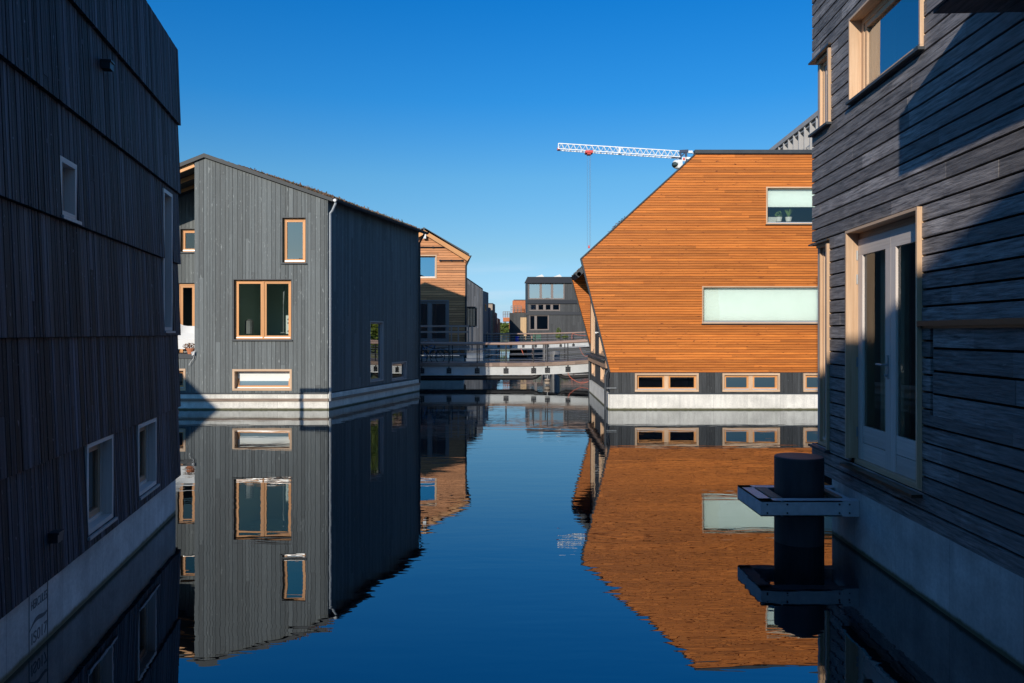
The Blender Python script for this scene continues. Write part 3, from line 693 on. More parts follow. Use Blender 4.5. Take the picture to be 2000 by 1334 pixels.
todo.append(winpx(gh, GP, 454, 721, 570, 763, holes, glassm='glassm', tiltopen=.12, blind=(1, 'blind'), label='low wide hopper window tilted open', **k2))  # blind added behind the pane in place of the sky's pale reflection
todo.append(winpx(gh, GP, 300, 720, 362.5, 763, holes, glassm='glassm', **k2))
for t in todo: t()
zP = GZ(767); zB = GZ(692)
lz = lambda x: rz - slope * (x - rx) if x > rx else rz - (rx - x) * .40
mb = MB()
boards(mb, GP, [(xl, zP), (xr, zP), (xr, zr - .02), (rx, rz - .02), (xl, lz(xl) - .02)], holes, pitch=.115, gap=.009, th=.022, axis='v', jit=.35, seg=(3, 6))
boards(mb, GP, rect(xL, xl - .01, zP, zB - .006), holes, pitch=.115, gap=.009, th=.022, axis='v', jit=.35, seg=(5, 6))
mb.build('front_cladding', 'greyb', gh)
mb = MB(); sheet(mb, GP, [(xl + .02, zB), (xr - .02, zB), (xr - .02, zr - .03), (rx, rz - .03), (xl + .02, lz(xl) - .03)], holes, d=-.03); sheet(mb, GP, rect(xL, xr - .02, zP, zB - .01), holes, d=-.03)
# recess behind the balcony
RY = 24.6; RW = Pl((0, RY), (10, RY)); h2 = []; t2 = []
t2.append(winpx(gh, RW, 351, 446, 386, 493, h2, **kw))
t2.append(winpx(gh, RW, 346, 552, 383, 700, h2, rec=.06, lin=.02, lm='zinc', fr=.06, fm='framew', sash=.07, name='balcony_door', strip=False, glassm='glass'))
for t in t2: t()
mbr = MB(); boards(mbr, RW, rect(xL + .3, xl + .55, zB, lz(xL) + 1.3), h2, pitch=.115, gap=.009, th=.022, axis='v', jit=.35, seg=(5, 6)); mbr.build('recess_cladding', 'greyb', gh)
sheet(mb, RW, rect(xL, xl + .55, zB, 6.6), h2, d=-.03)
JP = Pl((xl + .01, GY + .02), (xl + .46, RY), face_to=(-30, 24)); mj = MB(); boards(mj, JP, rect(0, JP.L, zB, lz(xl) - .05), pitch=.115, gap=.009, axis='v', jit=.3, back=True); mj.build('recess_side_cladding', 'greyb', gh)
mb.build('backing_wall', 'tar', gh)
mb = MB(); mb.box(xL, xl + .0, GY - .03, RY, zB - .12, zB + .005); mb.build('balcony_floor', 'zinc', gh)
# side wall
h3 = []; t3 = []
k3 = dict(rec=.03, lin=.035, fr=.015, proj=.025, fm='framel', sash=.04, glassm='glasss', strip=False)
a = GS.uv(721.5, 627); b = GS.uv(747.7, 747); c_ = GS.uv(721.5, 756)
for (p, q) in (((721.5, 627), (747.7, 743)), ((764, 708), (793, 740))): t3.append(winpx(gh, GS, *p, *q, h3, **k3))
for t in t3: t()
mb = MB(); boards(mb, GS, rect(0.0, GS.L, zP, zr - .004), h3, pitch=.115, gap=.009, th=.022, axis='v', jit=.35, d=.02, seg=(3, 6)); mb.build('side_cladding', 'greyb', gh)
mb = MB(); sheet(mb, GS, rect(.02, GS.L - .02, zP, zr + .05), h3, d=-.02); 
bk = Pl((xL + 1.75, GY + 7.27), (xr + 1.75, GY + 7.27), face_to=(-5, 60)); sheet(mb, bk, [(0, .4), (bk.L - .03, .4), (bk.L - .03, zr + .04), (rx - xL, rz + .04), (0, lz(xL) + .04)]); lf = Pl((xL, GY), (xL + 1.75, GY + 7.27), face_to=(-60, 26)); sheet(mb, lf, rect(0, lf.L, .4, lz(xL) - .05)); mb.build('rear_wall', 'darkcl', gh)
# roof: two slabs along the side direction
mb = MB(); ov = .1; fr_ = Vector((0, -.07, 0)); ext = sv * 1.01
xE = xr + .18; zE = rz - slope * (xE - rx)
for prof in ([(rx, rz + .115), (rx, rz), (xE, zE), (xE, zE + .10)], [(rx, rz + .115), (xL - .3, lz(xL - .3) + .115), (xL - .3, lz(xL - .3)), (rx, rz)]):
    mb.extrude([(x, GY - .07, z) for x, z in prof], ext)
ro = mb.build('roof', 'fascia', gh)
mb = MB()
for k in range(11000):
    s_ = R.random() ** .7; x = rx + (xE - rx) * s_; y = GY + .04 + 7.2 * R.random() ** 1.8
    if s_ < .25 and R.random() < .85: continue
    z = rz + .115 - slope * (x - rx) - .012; x += (y - GY) / 7.27 * 1.75
    h = R.uniform(.015, .085) * (1.8 if R.random() < .03 else 1) * min(1, .25 + s_)
    a = R.uniform(0, 6.3); dx, dy = math.cos(a) * .016, math.sin(a) * .016; lean = (R.gauss(0, .02), R.gauss(0, .02))
    mb.face([(x - dx, y - dy, z), (x + dx, y + dy, z), (x + lean[0] + dx, y + lean[1], z + h), (x + lean[0] - dx, y + lean[1], z + h * .8)], [(0, 0), (1, 0), (1, 1), (0, 1)], R.random())
o = mb.build('roof_planting', 'sedum', ro); o['kind'] = 'stuff'
mb = MB()
mb.bar((xl - .03, GY + .06, lz(xl) - .07), (xL, GY + .06, lz(xL) - .07), .06, .14)
for k in range(1, 3): mb.bar((xl + .16 * k, GY + .06 + .7 * k, lz(xl) - .07), (xL, GY + .06 + .7 * k, lz(xL) - .07), .05, .13)
mb.build('rafter', 'framew', gh)
def gutter(root, a, b, r=.07, m='zinc', n=8):
    a = Vector(a); b = Vector(b); d = (b - a).normalized(); sd = d.cross(Vector((0, 0, 1))); mb = MB()
    for k in range(n):
        q = [math.pi * (k + j) / n for j in (0, 1)]
        for rr, fl in ((r, 0), (r - .006, 1)):
            p = [c + sd * math.cos(x) * rr - Vector((0, 0, math.sin(x) * rr)) for c in (a, b) for x in q]
            f = [p[0], p[1], p[3], p[2]]; mb.face(f[::-1] if fl else f, None, .5, True)
    for c in (a, b): mb.face([c + sd * math.cos(math.pi * k / n) * r - Vector((0, 0, math.sin(math.pi * k / n) * r)) for k in range(n + 1)])
    return mb.build('gutter', m, root)
gx = xE + .08
gutter(gh, (gx, GY - .1, zE + .06), Vector((gx, GY - .1, zE + .06)) + sv * 1.04, .075)
mb = MB(); mb.sphere((gx, GY - .1, zE + .03), .06, .012, .045, 10); mb.build('gutter_end_cap', 'white', gh)  # white stands in for the sunlight on the dark gutter's end
def downpipe(root, pts, r=.035, m='galv', clips=()):
    mb = MB(); mb.tube(pts, r, 10)
    for c in clips: mb.tube([(c[0], c[1], c[2] - .02), (c[0], c[1], c[2] + .02)], r + .008, 10); mb.box(c[0] - .012, c[0] + .012, c[1], c[1] + .07, c[2] - .01, c[2] + .01)
    return mb.build('downpipe', m, root)
dx_ = GX(645.5)
downpipe(gh, [(gx, GY - .02, zE), (gx, GY - .02, zE - .05), (dx_ + .06, GY - .03, zE - .26), (dx_, GY - .03, zE - .34), (dx_, GY - .03, zE - .4), (dx_, GY - .03, .25)], .036, 'galv', [(dx_, GY - .03, GZ(q)) for q in (492, 584, 678, 768)])
bx_, by_ = gx + 1.75, GY + 7.3
e2 = GS.W(GS.L - .04, 0, .07)
downpipe(gh, [(bx_, by_ - .2, zE), (bx_ - .02, by_ - .2, zE - .08), (e2.x, e2.y, zE - .35), (e2.x, e2.y, zE - .42), (e2.x, e2.y, .3)], .036, 'zinc')
# plinth with rubbing board
plinth(gh, GP, xL, xr + .02, zP - .03, d=.02, m='conc', th=.5); plinth(gh, GS, 0.0, GS.L, zP - .03, d=.05, m='conc', th=.5)
mb = MB(); GP.box(mb, xL, xr + .06, .24, .32, .0, .055); GS.box(mb, 0.03, GS.L, .24, .32, .03, .085); mb.build('rubbing_board', 'board', gh)
mb = MB(); GP.box(mb, xL, xr + .03, zP - .04, zP + .0, -.05, .035); mb.build('base_flashing', 'zinc', gh)
# things on the balcony
ch = thing('lounge_chair', 'white moulded chair on the balcony of the grey house', 'chair', (GX(364, 23.5), 23.5, zB))
mb = MB(); n = 14; prof = [(0, .40), (.25, .37), (.45, .42), (.60, .62), (.70, .84)]
def shell(cx, cy, z0_):
    W = .5
    for i in range(len(prof) - 1):
        for j in range(n):
            def pt(i_, j_):
                v = (j_ / n) * 2 - 1; y, z = prof[i_]; return (cx + v * W * (1 - .12 * (i_ > 2)), cy - .25 + y - .12 * v * v * (i_ > 2), z0_ + z + .20 * v ** 4)
            q = [pt(i, j), pt(i, j + 1), pt(i + 1, j + 1), pt(i + 1, j)]
            mb.face(q, None, .5, True); mb.face([(a_, b_ + .012, c__ - .015) for a_, b_, c__ in q][::-1], None, .5, True)
shell(GX(364, 23.5), 23.5, zB - .02); mb.box(GX(364, 23.5) - .5, GX(364, 23.5) + .5, 23.235, 23.26, zB + .14, zB + .42)
mb.build('seat_shell', 'white', ch)
for sx in (-.35, .35):
    for sy in (-.15, .3):
        mb = MB(); mb.bar((ch.location.x + sx, 23.5 + sy, zB + .0), (ch.location.x + sx * .8, 23.5 + sy * .8, zB + .4), .03); mb.build('leg', 'darkmet', ch)
fp = thing('flower_pot', 'small terracotta pot with reddish plants on the edge of the grey house balcony', 'plant pot', (GX(372.5, 22.85), 22.87, zB))
mb = MB(); fx = fp.location.x; mb.tube([(fx, 22.87, zB + .005), (fx, 22.87, zB + .13), (fx, 22.87, zB + .13), (fx, 22.87, zB + .17)], .1, 16, radii=[.085, .12, .135, .135]); mb.build('pot', 'terra', fp)
mb = MB(); mb.leaves((fx - .03, 22.87, zB + .23), (.2, .12, .1), 160, .03); mb.build('foliage', 'geran', fp)
mb = MB(); q = [P3(381, 684, GY - .08), P3(378, 700, GY - .08), P3(373, 706, GY - .08), P3(369, 714, GY - .06)]; mb.tube(q, .006, 5)
mb.face([P3(380, 685, GY - .07), P3(373, 688, GY - .1), P3(375, 695, GY - .06), P3(378, 693, GY - .09)])
tag(base(mb.build('tied_cloth', 'white')), 'white cloth tied to a cord hanging from the grey house balcony edge', 'cloth')
# things seen in the big window
fl = thing('floor_lamp', 'thin metal floor lamp standing inside the big window of the grey house', 'lamp', (GX(553.5, 23.4), 23.4, GZ(650, 23.4)))
mb = MB(); lx = fl.location.x; zf = fl.location.z; mb.tube([(lx, 23.4, zf), (lx, 23.4, zf + 1.25)], .009, 6); mb.build('pole', 'galv', fl)
mb = MB(); mb.tube([(lx, 23.4, zf + .85), (lx + .04, 23.38, zf + 1.35)], .016, 6); mb.build('lamp_arm', 'galv', fl)
mb = MB(); mb.tube([(lx, 23.4, zf - .005), (lx, 23.4, zf + .012)], .09, 12); mb.build('foot', 'galv', fl)
for (px, py0, py1, w_, lb, mt) in ((485, 627, 651, .2, 'grey metal canister standing inside the big window of the grey house', 'pilegrey'), (558.5, 616, 638, .10, 'pale mint carton with dark round prints on the windowsill of the grey house', 'blind')):
    D = 23.15; mb = MB()
    if mt == 'blind':
        mb.box(GX(px, D), GX(px + 9, D), D, D + .1, GZ(652, D), GZ(py0, D)); bo = base(mb.build('carton', mt)); tag(bo, lb, 'carton')
        off = bo.location; m2 = MB()
        for yy in (624, 631, 647): m2.tube([(GX(px + 5, D), D - .002, GZ(yy, D)), (GX(px + 5, D), D - .004, GZ(yy, D))], .032, 12)
        m2.build('printed_marks', 'craned', bo)
    else:
        X = GX(px, D); mb.tube([(X, D + .1, GZ(652, D)), (X, D + .1, GZ(py0, D)), (X, D + .1, GZ(py0 - 3, D)), (X, D + .1, GZ(py0 - 4, D))], w_ / 1.6, 14, radii=[.125, .125, .07, .04]); tag(base(mb.build('canister', mt)), lb, 'canister')

# ------------------------------------------------------------------ the orange house
oh = thing('floating_house', 'large orange oiled timber house with angled walls and a flat topped roof', 'house', (6, 26, 0))
OP = Pl((0, GY), (10, GY)); XR = 11.4
kn = OP.uv(1134, 505); tl = OP.uv(1358, 300); bl = OP.uv(1190, 727); zt = tl[1]
holes = []; todo = []
kO = dict(rec=.06, lin=.035, fr=.015, proj=.03, fm='framep', sash=0, sill=(.05, 'darkmet'), glassm='glass')
todo.append(winpx(oh, OP, 1496, 365, 1650, 438, holes, blind=(.52, 'blind'), roomd=2, label='upper window with a half drawn blind', **kO))
todo.append(winpx(oh, OP, 1371, 559, 1700, 632, holes, blind=(.965, 'blind'), label='long window with a drawn mint blind', **kO))
for t in todo: t()
mb = MB(); opoly = [bl, (XR, bl[1]), (XR, zt), tl, kn]
boards(mb, OP, opoly, holes, pitch=.0725, gap=.0105, th=.026, seg=(4.5, 8)); mb.build('front_cladding', 'orange', oh)
lowh = []; todo = []
kL = dict(room='roomp', rec=.05, lin=.055, fr=.012, proj=.02, fm='framep', sm='framew', sash=.05, glassm='glassm', sill=None, mull=.12)  # pale green rooms put the green reflection of the panes into wall colour
todo.append(winpx(oh, OP, 1240, 729, 1364.5, 765, lowh, bays=2, **kL)); todo.append(winpx(oh, OP, 1411, 729, 1523, 765, lowh, bays=2, **kL)); todo.append(winpx(oh, OP, 1569, 729, 1690, 765, lowh, bays=2, **kL))
for t in todo: t()
zO = GZ(768)
mb = MB(); boards(mb, OP, rect(bl[0] + .02, XR, zO, bl[1] - .004), lowh, pitch=.12, gap=.007, th=.02, axis='v', jit=.3, d=-.02, seg=(3, 4)); mb.build('base_cladding', 'blackv', oh)
mb = MB(); sheet(mb, OP, [(bl[0] + .04, bl[1]), (XR, bl[1]), (XR, zt - .02), (tl[0] + .02, zt - .02), (kn[0] + .04, kn[1])], holes, d=-.03, th=.05)
sheet(mb, OP, rect(bl[0] + .05, XR, zO, bl[1] - .01), lowh, d=-.045, th=.1)
mb.build('backing_wall', 'tar', oh)
mb = MB(); mb.box(bl[0], XR, GY - .03, GY + .1, zO - .03, zO - .002); 
for (a, b) in ((bl, kn), (kn, tl), (tl, (XR, zt))):
    mb.bar((a[0] + .01, GY + .05, a[1] + .0), (b[0] + .01, GY + .05, b[1] + .0), .16, .035)
mb.bar((tl[0] - .02, GY + .05, zt + .05), (XR, GY + .05, zt + .05), .22, .1)
mb.build('edge_flashing', 'zinc', oh)
plinth(oh, OP, bl[0] + .0, XR, zO - .033, d=.03, m='conc', th=.5)
OS = Pl((bl[0] + .03, GY + .28), (2.93, 29.7), face_to=(-20, 25))
BYk = 29.7
# roof (slope + flat), with the notch open over the recess
BF = Pl((0, BYk), (10, BYk)); p1 = BF.uv(1115, 544); p2 = BF.uv(1155.5, 690)
zs = lambda x: kn[1] + (x - kn[0]) * (zt - kn[1]) / (tl[0] - kn[0])
mb = MB(); xo = 2.87
def slab(prof, y0, y1): mb.extrude([(x, y0, z) for x, z in prof], (0, y1 - y0, 0))
slab([(xo, zs(xo)), (tl[0], zt), (XR, zt), (XR, zt - .2), (tl[0] + .05, zt - .2), (xo, zs(xo) - .2)], GY + .1, BYk - .02)
zn = p1[1] + .03 + (xo - p1[0]) * .93; slab([(p1[0] - .02, p1[1] + .03), (xo - .002, zn), (xo - .002, zn - .2), (p1[0] + .12, p1[1] - .1)], BYk - 2.0, BYk - .02)
ro2 = mb.build('roof', 'zinc', oh)
mb = MB()
for k in range(260):
    t_ = R.random(); mb.leaves((p1[0] + t_ * (xo - p1[0]), BYk - 2 * R.random(), p1[1] + .05 + t_ * (xo - p1[0]) * .93), (.03, .03, .03), 1, .03)
o = mb.build('moss', 'sedum', ro2); o['kind'] = 'stuff'
# back fin, seen beyond the recess
OB = Pl((0, BYk - 2.05), (10, BYk - 2.05)); 
k0 = Pl((0, BYk), (10, BYk)); BF = k0
p1 = BF.uv(1115, 544); p2 = BF.uv(1155.5, 690); p3 = BF.uv(1137, 522)
mb = MB(); zb2 = p2[1]
boards(mb, BF, [(p2[0], zb2), (3.1, zb2), (3.1, p1[1] + (3.1 - p1[0]) * .93), (p1[0], p1[1])], pitch=.0725, gap=.011, th=.022, seg=(2, 4), back=True); mb.build('rear_fin_cladding', 'orange', oh)
mb = MB(); sheet(mb, BF, [(p2[0] + .03, zb2), (XR, zb2), (XR, zt - .1), (tl[0], zt - .1), (p1[0] + .03, p1[1])], d=-.04, th=.05); sheet(mb, BF, rect(2.95, XR, .4, zb2 - .01), d=-.04)
rp_ = Pl((XR, GY), (XR, BYk), face_to=(50, 25)); sheet(mb, rp_, rect(0, rp_.L, .4, zt - .1)); mb.build('rear_wall', 'darkcl', oh)
mb = MB(); mb.bar((p1[0], BYk - .05, p1[1]), (p2[0], BYk - .05, zb2), .1, .03); mb.tube([(p1[0] + .14, BYk - 2.0, p1[1] + .02), (p1[0] + .14, BYk - .1, p1[1] + .02)], .08, 8); mb.build('fin_edge', 'zinc', oh)
# recess wall with its windows, terrace beam
hs_ = []; ts_ = []
kk = dict(rec=.04, lin=.05, fr=.03, proj=.02, fm='framep', sash=.05, sill=None, strip=False, glassm='glassm', roomd=1)
zt2 = 1.45
for (y0, y1, z0_, z1_) in ((27.7, 29.2, zt2 + .03, 3.5), (24.3, 26.0, zt2 + .03, 3.4), (27.7, 28.9, .68, 1.18), (24.3, 25.5, .66, 1.16)):
    u0 = (y0 - OS.p.y) / OS.u.y; u1 = (y1 - OS.p.y) / OS.u.y; hs_.append((u0, u1, z0_, z1_)); window(oh, OS, u0, u1, z0_, z1_, **kk)
mb = MB(); boards(mb, OS, rect(0, OS.L, .48, zs(xo) - .2), hs_, pitch=.12, gap=.007, axis='v', jit=.3, seg=(4, 5)); mb.build('recess_cladding', 'blackv', oh)
mb = MB(); sheet(mb, OS, rect(0, OS.L, .45, zs(xo) - .2), hs_, d=-.03); mb.build('recess_backing', 'tar', oh)
mb = MB(); OS.box(mb, .05, OS.L - .05, 1.17, 1.40, .0, .10); mb.build('terrace_beam', 'framed', oh)
mb = MB(); OS.box(mb, .05, OS.L - .05, 1.402, 1.43, .0, .22); mb.build('terrace_ledge', 'zinc', oh)
plinth(oh, OS, -.2, OS.L, zO - .03, d=.05, m='conc', th=.5)
mb = MB(); OS.box(mb, 2.6, 2.64, 2.2, 2.225, 0, .14); mb.sphere(OS.W(2.62, 2.2, .15), .035); mb.build('wall_lamp', 'white', oh)
xp = GX(1181, GY + .15) ; 
downpipe(oh, [(bl[0] + .02, GY + .1, bl[1] + .1), (bl[0] - .06, GY - .02, bl[1] + .02), (xp, GY - .02, bl[1] - .08), (xp, GY - .02, -.3)], .035, 'zinc')
mb = MB(); mb.box(xp - .03, bl[0] + .2, GY - .04, GY - .01, .61, .63); mb.build('pipe_bracket', 'galv', oh)
xq = GX(1150.5, BYk); downpipe(oh, [(p2[0], BYk - .1, zb2 + .02), (p2[0] - .04, BYk - .15, zb2 - .05), (xq, BYk - .15, zb2 - .2), (xq, BYk - .15, -.3)], .04, 'zinc')
mb = MB()
for k in range(90): t_ = GX(1195) + R.random() * .5; mb.leaves((t_, GY + .2 + R.random(), zs(t_) + .03), (.03, .03, .05), 1, .025)
o = mb.build('roof_planting', 'sedum', oh); o['kind'] = 'stuff'
# pots inside the upper orange window
for (px, lb, kind) in ((1521, 'small round leafy pot plant in the upper window of the orange house', 'r'), (1540, 'tall spiky plant in a pale pot in the upper window of the orange house', 's')):
    D = GY + .3; X = GX(px, D); zz = GZ(433, D); pt = thing('potted_plant', lb, 'pot plant', (X, D, zz))
    mb = MB(); mb.tube([(X, D, zz), (X, D, zz + .13)], .08, 12, radii=[.07, .1]); mb.build('pot', 'white', pt)
    mb = MB()
    if kind == 'r': mb.leaves((X, D, zz + .2), (.1, .1, .1), 120, .03)
    else:
        for k in range(16):
            a = R.uniform(0, 6.3); b = Vector((math.cos(a) * .16, math.sin(a) * .1, R.uniform(.25, .5))); mb.face([(X - .012, D, zz + .13), (X + .012, D, zz + .13), (X + b.x, D + b.y, zz + .13 + b.z)])
    mb.build('foliage', 'plant', pt)
mb = MB(); X = GX(1506, GY + .3); mb.box(X - .14, X + .14, GY + .3, GY + .33, GZ(434), GZ(421)); tag(base(mb.build('picture_frame', 'roomw')), 'small pale frame leaning in the left corner of the upper orange house window', 'frame')

# ------------------------------------------------------------------ brown gabled house
bD = 37.5; BPn = Pl((0, bD), (10, bD))
bh = thing('floating_house', 'brown horizontally boarded gabled house beyond the grey one, half in shadow', 'house', (-4.5, 41, 0))
bx = lambda px: (px - HX) / F * bD
bz = lambda py: CH - (py - HY) / F * bD
hb = []; tb = []
tb.append(winpx(bh, BPn, 790, 498, 853, 544, hb, rec=.06, lin=.05, fr=.02, proj=.02, fm='framep', sash=.03, glassm='glasss', tiltopen=.07, label='square upper window'))
tb.append(winpx(bh, BPn, 770, 586, 877, 668, hb, rec=.06, lin=.06, fr=.05, proj=.0, fm='frameg', sash=.06, glassm='glasss', splits=[.33, .66], mull=.1, curtain=[(.38, .8)], room='roomw', strip=False, name='terrace_door', label='wide glazed terrace doors'))  # curtain added in place of a pale reflection of white boards
for t in tb: t()
Xr, Xl = bx(911), bx(911) - 5.6; ra = (bx(829), bz(452)); er = (Xr, bz(499)); sl_ = (ra[1] - er[1]) / (er[0] - ra[0])
poly = [(Xl, 1.15), (Xr, 1.15), er, ra, (Xl, ra[1] - sl_ * (ra[0] - Xl))]
mb = MB(); boards(mb, BPn, poly, hb, pitch=.118, gap=.014, th=.022, seg=(2, 4)); mb.build('front_cladding', 'brownb', bh)
mb = MB(); sheet(mb, BPn, poly, hb, d=-.03)
s1 = Pl((Xr, bD), (Xr - .75, bD + 7), face_to=(30, 40)); sheet(mb, s1, rect(0, s1.L, .3, er[1]), d=-.02); mb.build('backing_wall', 'tar', bh)
mb = MB(); boards(mb, s1, rect(0.02, s1.L, 1.15, er[1]), pitch=.118, gap=.014); mb.build('side_cladding', 'brownb', bh)
mb = MB(); xe_ = bx(917); ze_ = bz(502)
for prof in ([(ra[0], bz(445)), (ra[0], bz(450)), (xe_, ze_ - .0), (xe_, ze_ + .14)], [(ra[0], bz(445)), (Xl - .2, ra[1] - sl_ * (ra[0] - Xl)), (Xl - .2, ra[1] - sl_ * (ra[0] - Xl) - .1), (ra[0], bz(450))]):
    mb.extrude([(x, bD - .22, z) for x, z in prof], (-.78, 7.3, 0))
mb.build('roof', 'zinc', bh)
mb = MB()
for (a, b) in (((ra[0] - .0, bz(453)), (xe_ - .02, ze_ - .12)), ((ra[0] - .0, bz(453)), (Xl - .2, ra[1] - sl_ * (ra[0] - Xl) - .2))):
    mb.bar((a[0], bD - .2, a[1] + .02), (b[0], bD - .2, b[1] + .02), .04, .26)
mb.build('barge_board', 'framew', bh)
mb = MB()
for (a, b, y) in ((815, 877, 483), (858, 905, 509)): mb.tube([(bx(a), bD - .06, bz(y)), (bx(b), bD - .06, bz(y))], .03, 6); [mb.box(bx(q) - .04, bx(q) + .04, bD - .07, bD, bz(y) - .04, bz(y) + .04) for q in (a + 2, (a + b) / 2, b - 2)]
mb.build('sun_screen_rail', 'darkmet', bh)
gutter(bh, (xe_ + .05, bD - .25, ze_ + .05), (xe_ - .72, bD + 7.2, ze_ + .05), .07)
downpipe(bh, [(xe_ + .04, bD - .15, ze_), (xe_, bD - .15, ze_ - .08), (bx(910.5), bD - .1, ze_ - .42), (bx(910), bD - .1, 1.0)], .045, 'darkmet')
mb = MB(); mb.box(bx(829) - .05, bx(829) + .1, bD - .25, bD - .12, bz(467), bz(455)); mb.build('security_light', 'white', bh)
plinth(bh, BPn, Xl, bx(905.5), 1.1, d=.3, m='conc', th=.8)
te = thing('terrace', 'timber terrace with a brown railing in front of the brown gabled house', 'terrace', (bx(865), bD - .5, 1.2))
mb = MB(); mb.box(Xl, bx(919), bD - 1.4, bD - .31, bz(680), bz(675)); mb.build('deck', 'deck', te)
mb = MB()
for q in (846, 868, 884, 899, 912): mb.box(bx(q) - .04, bx(q) + .04, bD - 1.35, bD - .35, bz(688), bz(680)); 
mb.build('joists', 'board', te)
for py in (637, 648):
    mb = MB(); mb.box(Xl, bx(919), bD - 1.42, bD - 1.38, bz(py) - .05, bz(py) + .03); mb.build('handrail', 'rail', te)
for q in (886, 899, 918, 925):
    mb = MB(); mb.box(bx(q) - .03, bx(q) + .03, bD - 1.41, bD - 1.36, bz(684), bz(637)); mb.build('post', 'rail', te)
# bay window on the side of the brown house
mb = MB(); D0 = 42.5; X0 = (912 - HX) / F * D0; z0_, z1_ = CH + 14 / F * D0, CH + 49 / F * D0
mb.box(X0, X0 + .45, D0, D0 + 2, z0_ - .06, z0_); mb.box(X0, X0 + .45, D0, D0 + 2, z1_, z1_ + .06)
for q in (0, .14, .29, .42): mb.box(X0 + q, X0 + q + .03, D0, D0 + .03, z0_, z1_)
for q in (.6, 1.2, 1.9): mb.box(X0 + .42, X0 + .45, D0 + q, D0 + q + .04, z0_, z1_)
bo = mb.build('bay_window', 'darkmet', bh)
mb = MB(); mb.face([(X0, D0 + .015, z0_), (X0 + .43, D0 + .015, z0_), (X0 + .43, D0 + .015, z1_), (X0, D0 + .015, z1_)]); mb.face([(X0 + .435, D0, z0_), (X0 + .435, D0 + 1.9, z0_), (X0 + .435, D0 + 1.9, z1_), (X0 + .435, D0, z1_)]); mb.build('pane', 'glassm', bo)

# ------------------------------------------------------------------ row of far houses, left side
def block(label, pts, z, m, zlow=.7, roof='zinc', axis='v', pitch=.25, wins=(), front_m=None, z2=None, zc=None):
    """house on plan: near-left, near-right, far-right, far-left"""
    c = sum((Vector(p + (0,)) for p in pts), Vector()) / 4
    o = thing('floating_house', label, 'house', (c.x, c.y, 0)); z2 = z2 or z
    for i in range(4):
        a, b = pts[i], pts[(i + 1) % 4]; mid = (Vector(a + (0,)) + Vector(b + (0,))) / 2; out = mid + (mid - c) * 5
        pl = Pl(a, b, face_to=(out.x, out.y)); mb = MB(); Z4 = zc or (z, z, z2, z2); za = Z4[i]; zb_ = Z4[(i + 1) % 4]
        hl = [w_[1:5] for w_ in wins if w_[0] == i]
        boards(mb, pl, [(0, zlow), (pl.L, zlow), (pl.L, zb_), (0, za)], hl, pitch=pitch, gap=.012, axis=axis, jit=.2 if axis == 'v' else 0, seg=(2, 5), back=True)
        mb.build('wall', (front_m if i == 0 and front_m else m), o)
        mb = MB(); sheet(mb, pl, [(0.03, zlow), (pl.L - .03, zlow), (pl.L - .03, zb_), (0.03, za)], hl, d=-.03); mb.build('backing_wall', 'tar', o)
        for w_ in wins:
            if w_[0] == i: window(o, pl, *w_[1:5], rec=.05, lin=.04, fr=.04, sash=0, strip=False, glassm='glassm', **(w_[5] if len(w_) > 5 else dict(fm='frameg')))
        plinth(o, pl, 0, pl.L, zlow - .02, d=-.01, m='conc', th=.25)
    Z4 = zc or (z, z, z2, z2); zz = lambda i: Z4[i]
    mb = MB(); mb.extrude([(p[0], p[1], zz(i) + .002) for i, p in enumerate(pts)], (0, 0, .1)); mb.build('roof', roof, o)
    return o
f_ = lambda px, D: (px - HX) / F * D
block('tall narrow house of silvery vertical boards behind the brown gabled house', [(-6.34, 54.5), (f_(943, 61), 61), (-2.4, 66), (-8, 66)], 5, 'paleb', zc=(8.1, 5.5, 5.5, 8.1), pitch=.16)
block('blue grey house with a small orange window, past the silvery boarded house', [(-7, 66.5), (f_(943, 66.5), 66.5), (f_(954, 72), 72), (-7, 72)], CH + 80 / F * 66.5, 'bluecl', z2=CH + 76 / F * 72, wins=[(1, 2.0, 3.2, 4.1, 4.7, dict(fm='framew')), (1, 4, 4.5, .9, 2.3, dict(fm='framep'))])
block('low dark house in front of the sandy stone tower house', [(-6, 72.5), (f_(956.5, 72.5), 72.5), (f_(959, 75.5), 75.5), (-6, 75.5)], CH + 47 / F * 72.5, 'bluecl')
block('sandy stone tower house standing among the dark far houses', [(-7, 76), (f_(962, 76), 76), (f_(967, 80), 80), (-7, 80)], CH + 56 / F * 76, 'darkcl', front_m='stone', axis='h', pitch=.6)
block('dark stepped house just past the sandy stone tower house', [(-6, 82), (f_(967.5, 82), 82), (f_(971, 87), 87), (-6, 87)], CH + 38 / F * 82, 'bluecl', wins=[(0, 3.2, 3.9, 1.6, 2.4)])
block('farthest black house at the end of the left row', [(-6, 90), (f_(972, 90), 90), (f_(977, 98), 98), (-6, 98)], CH + 27 / F * 90, 'darkcl', wins=[(0, 3.5, 4.2, 1.8, 2.7)])
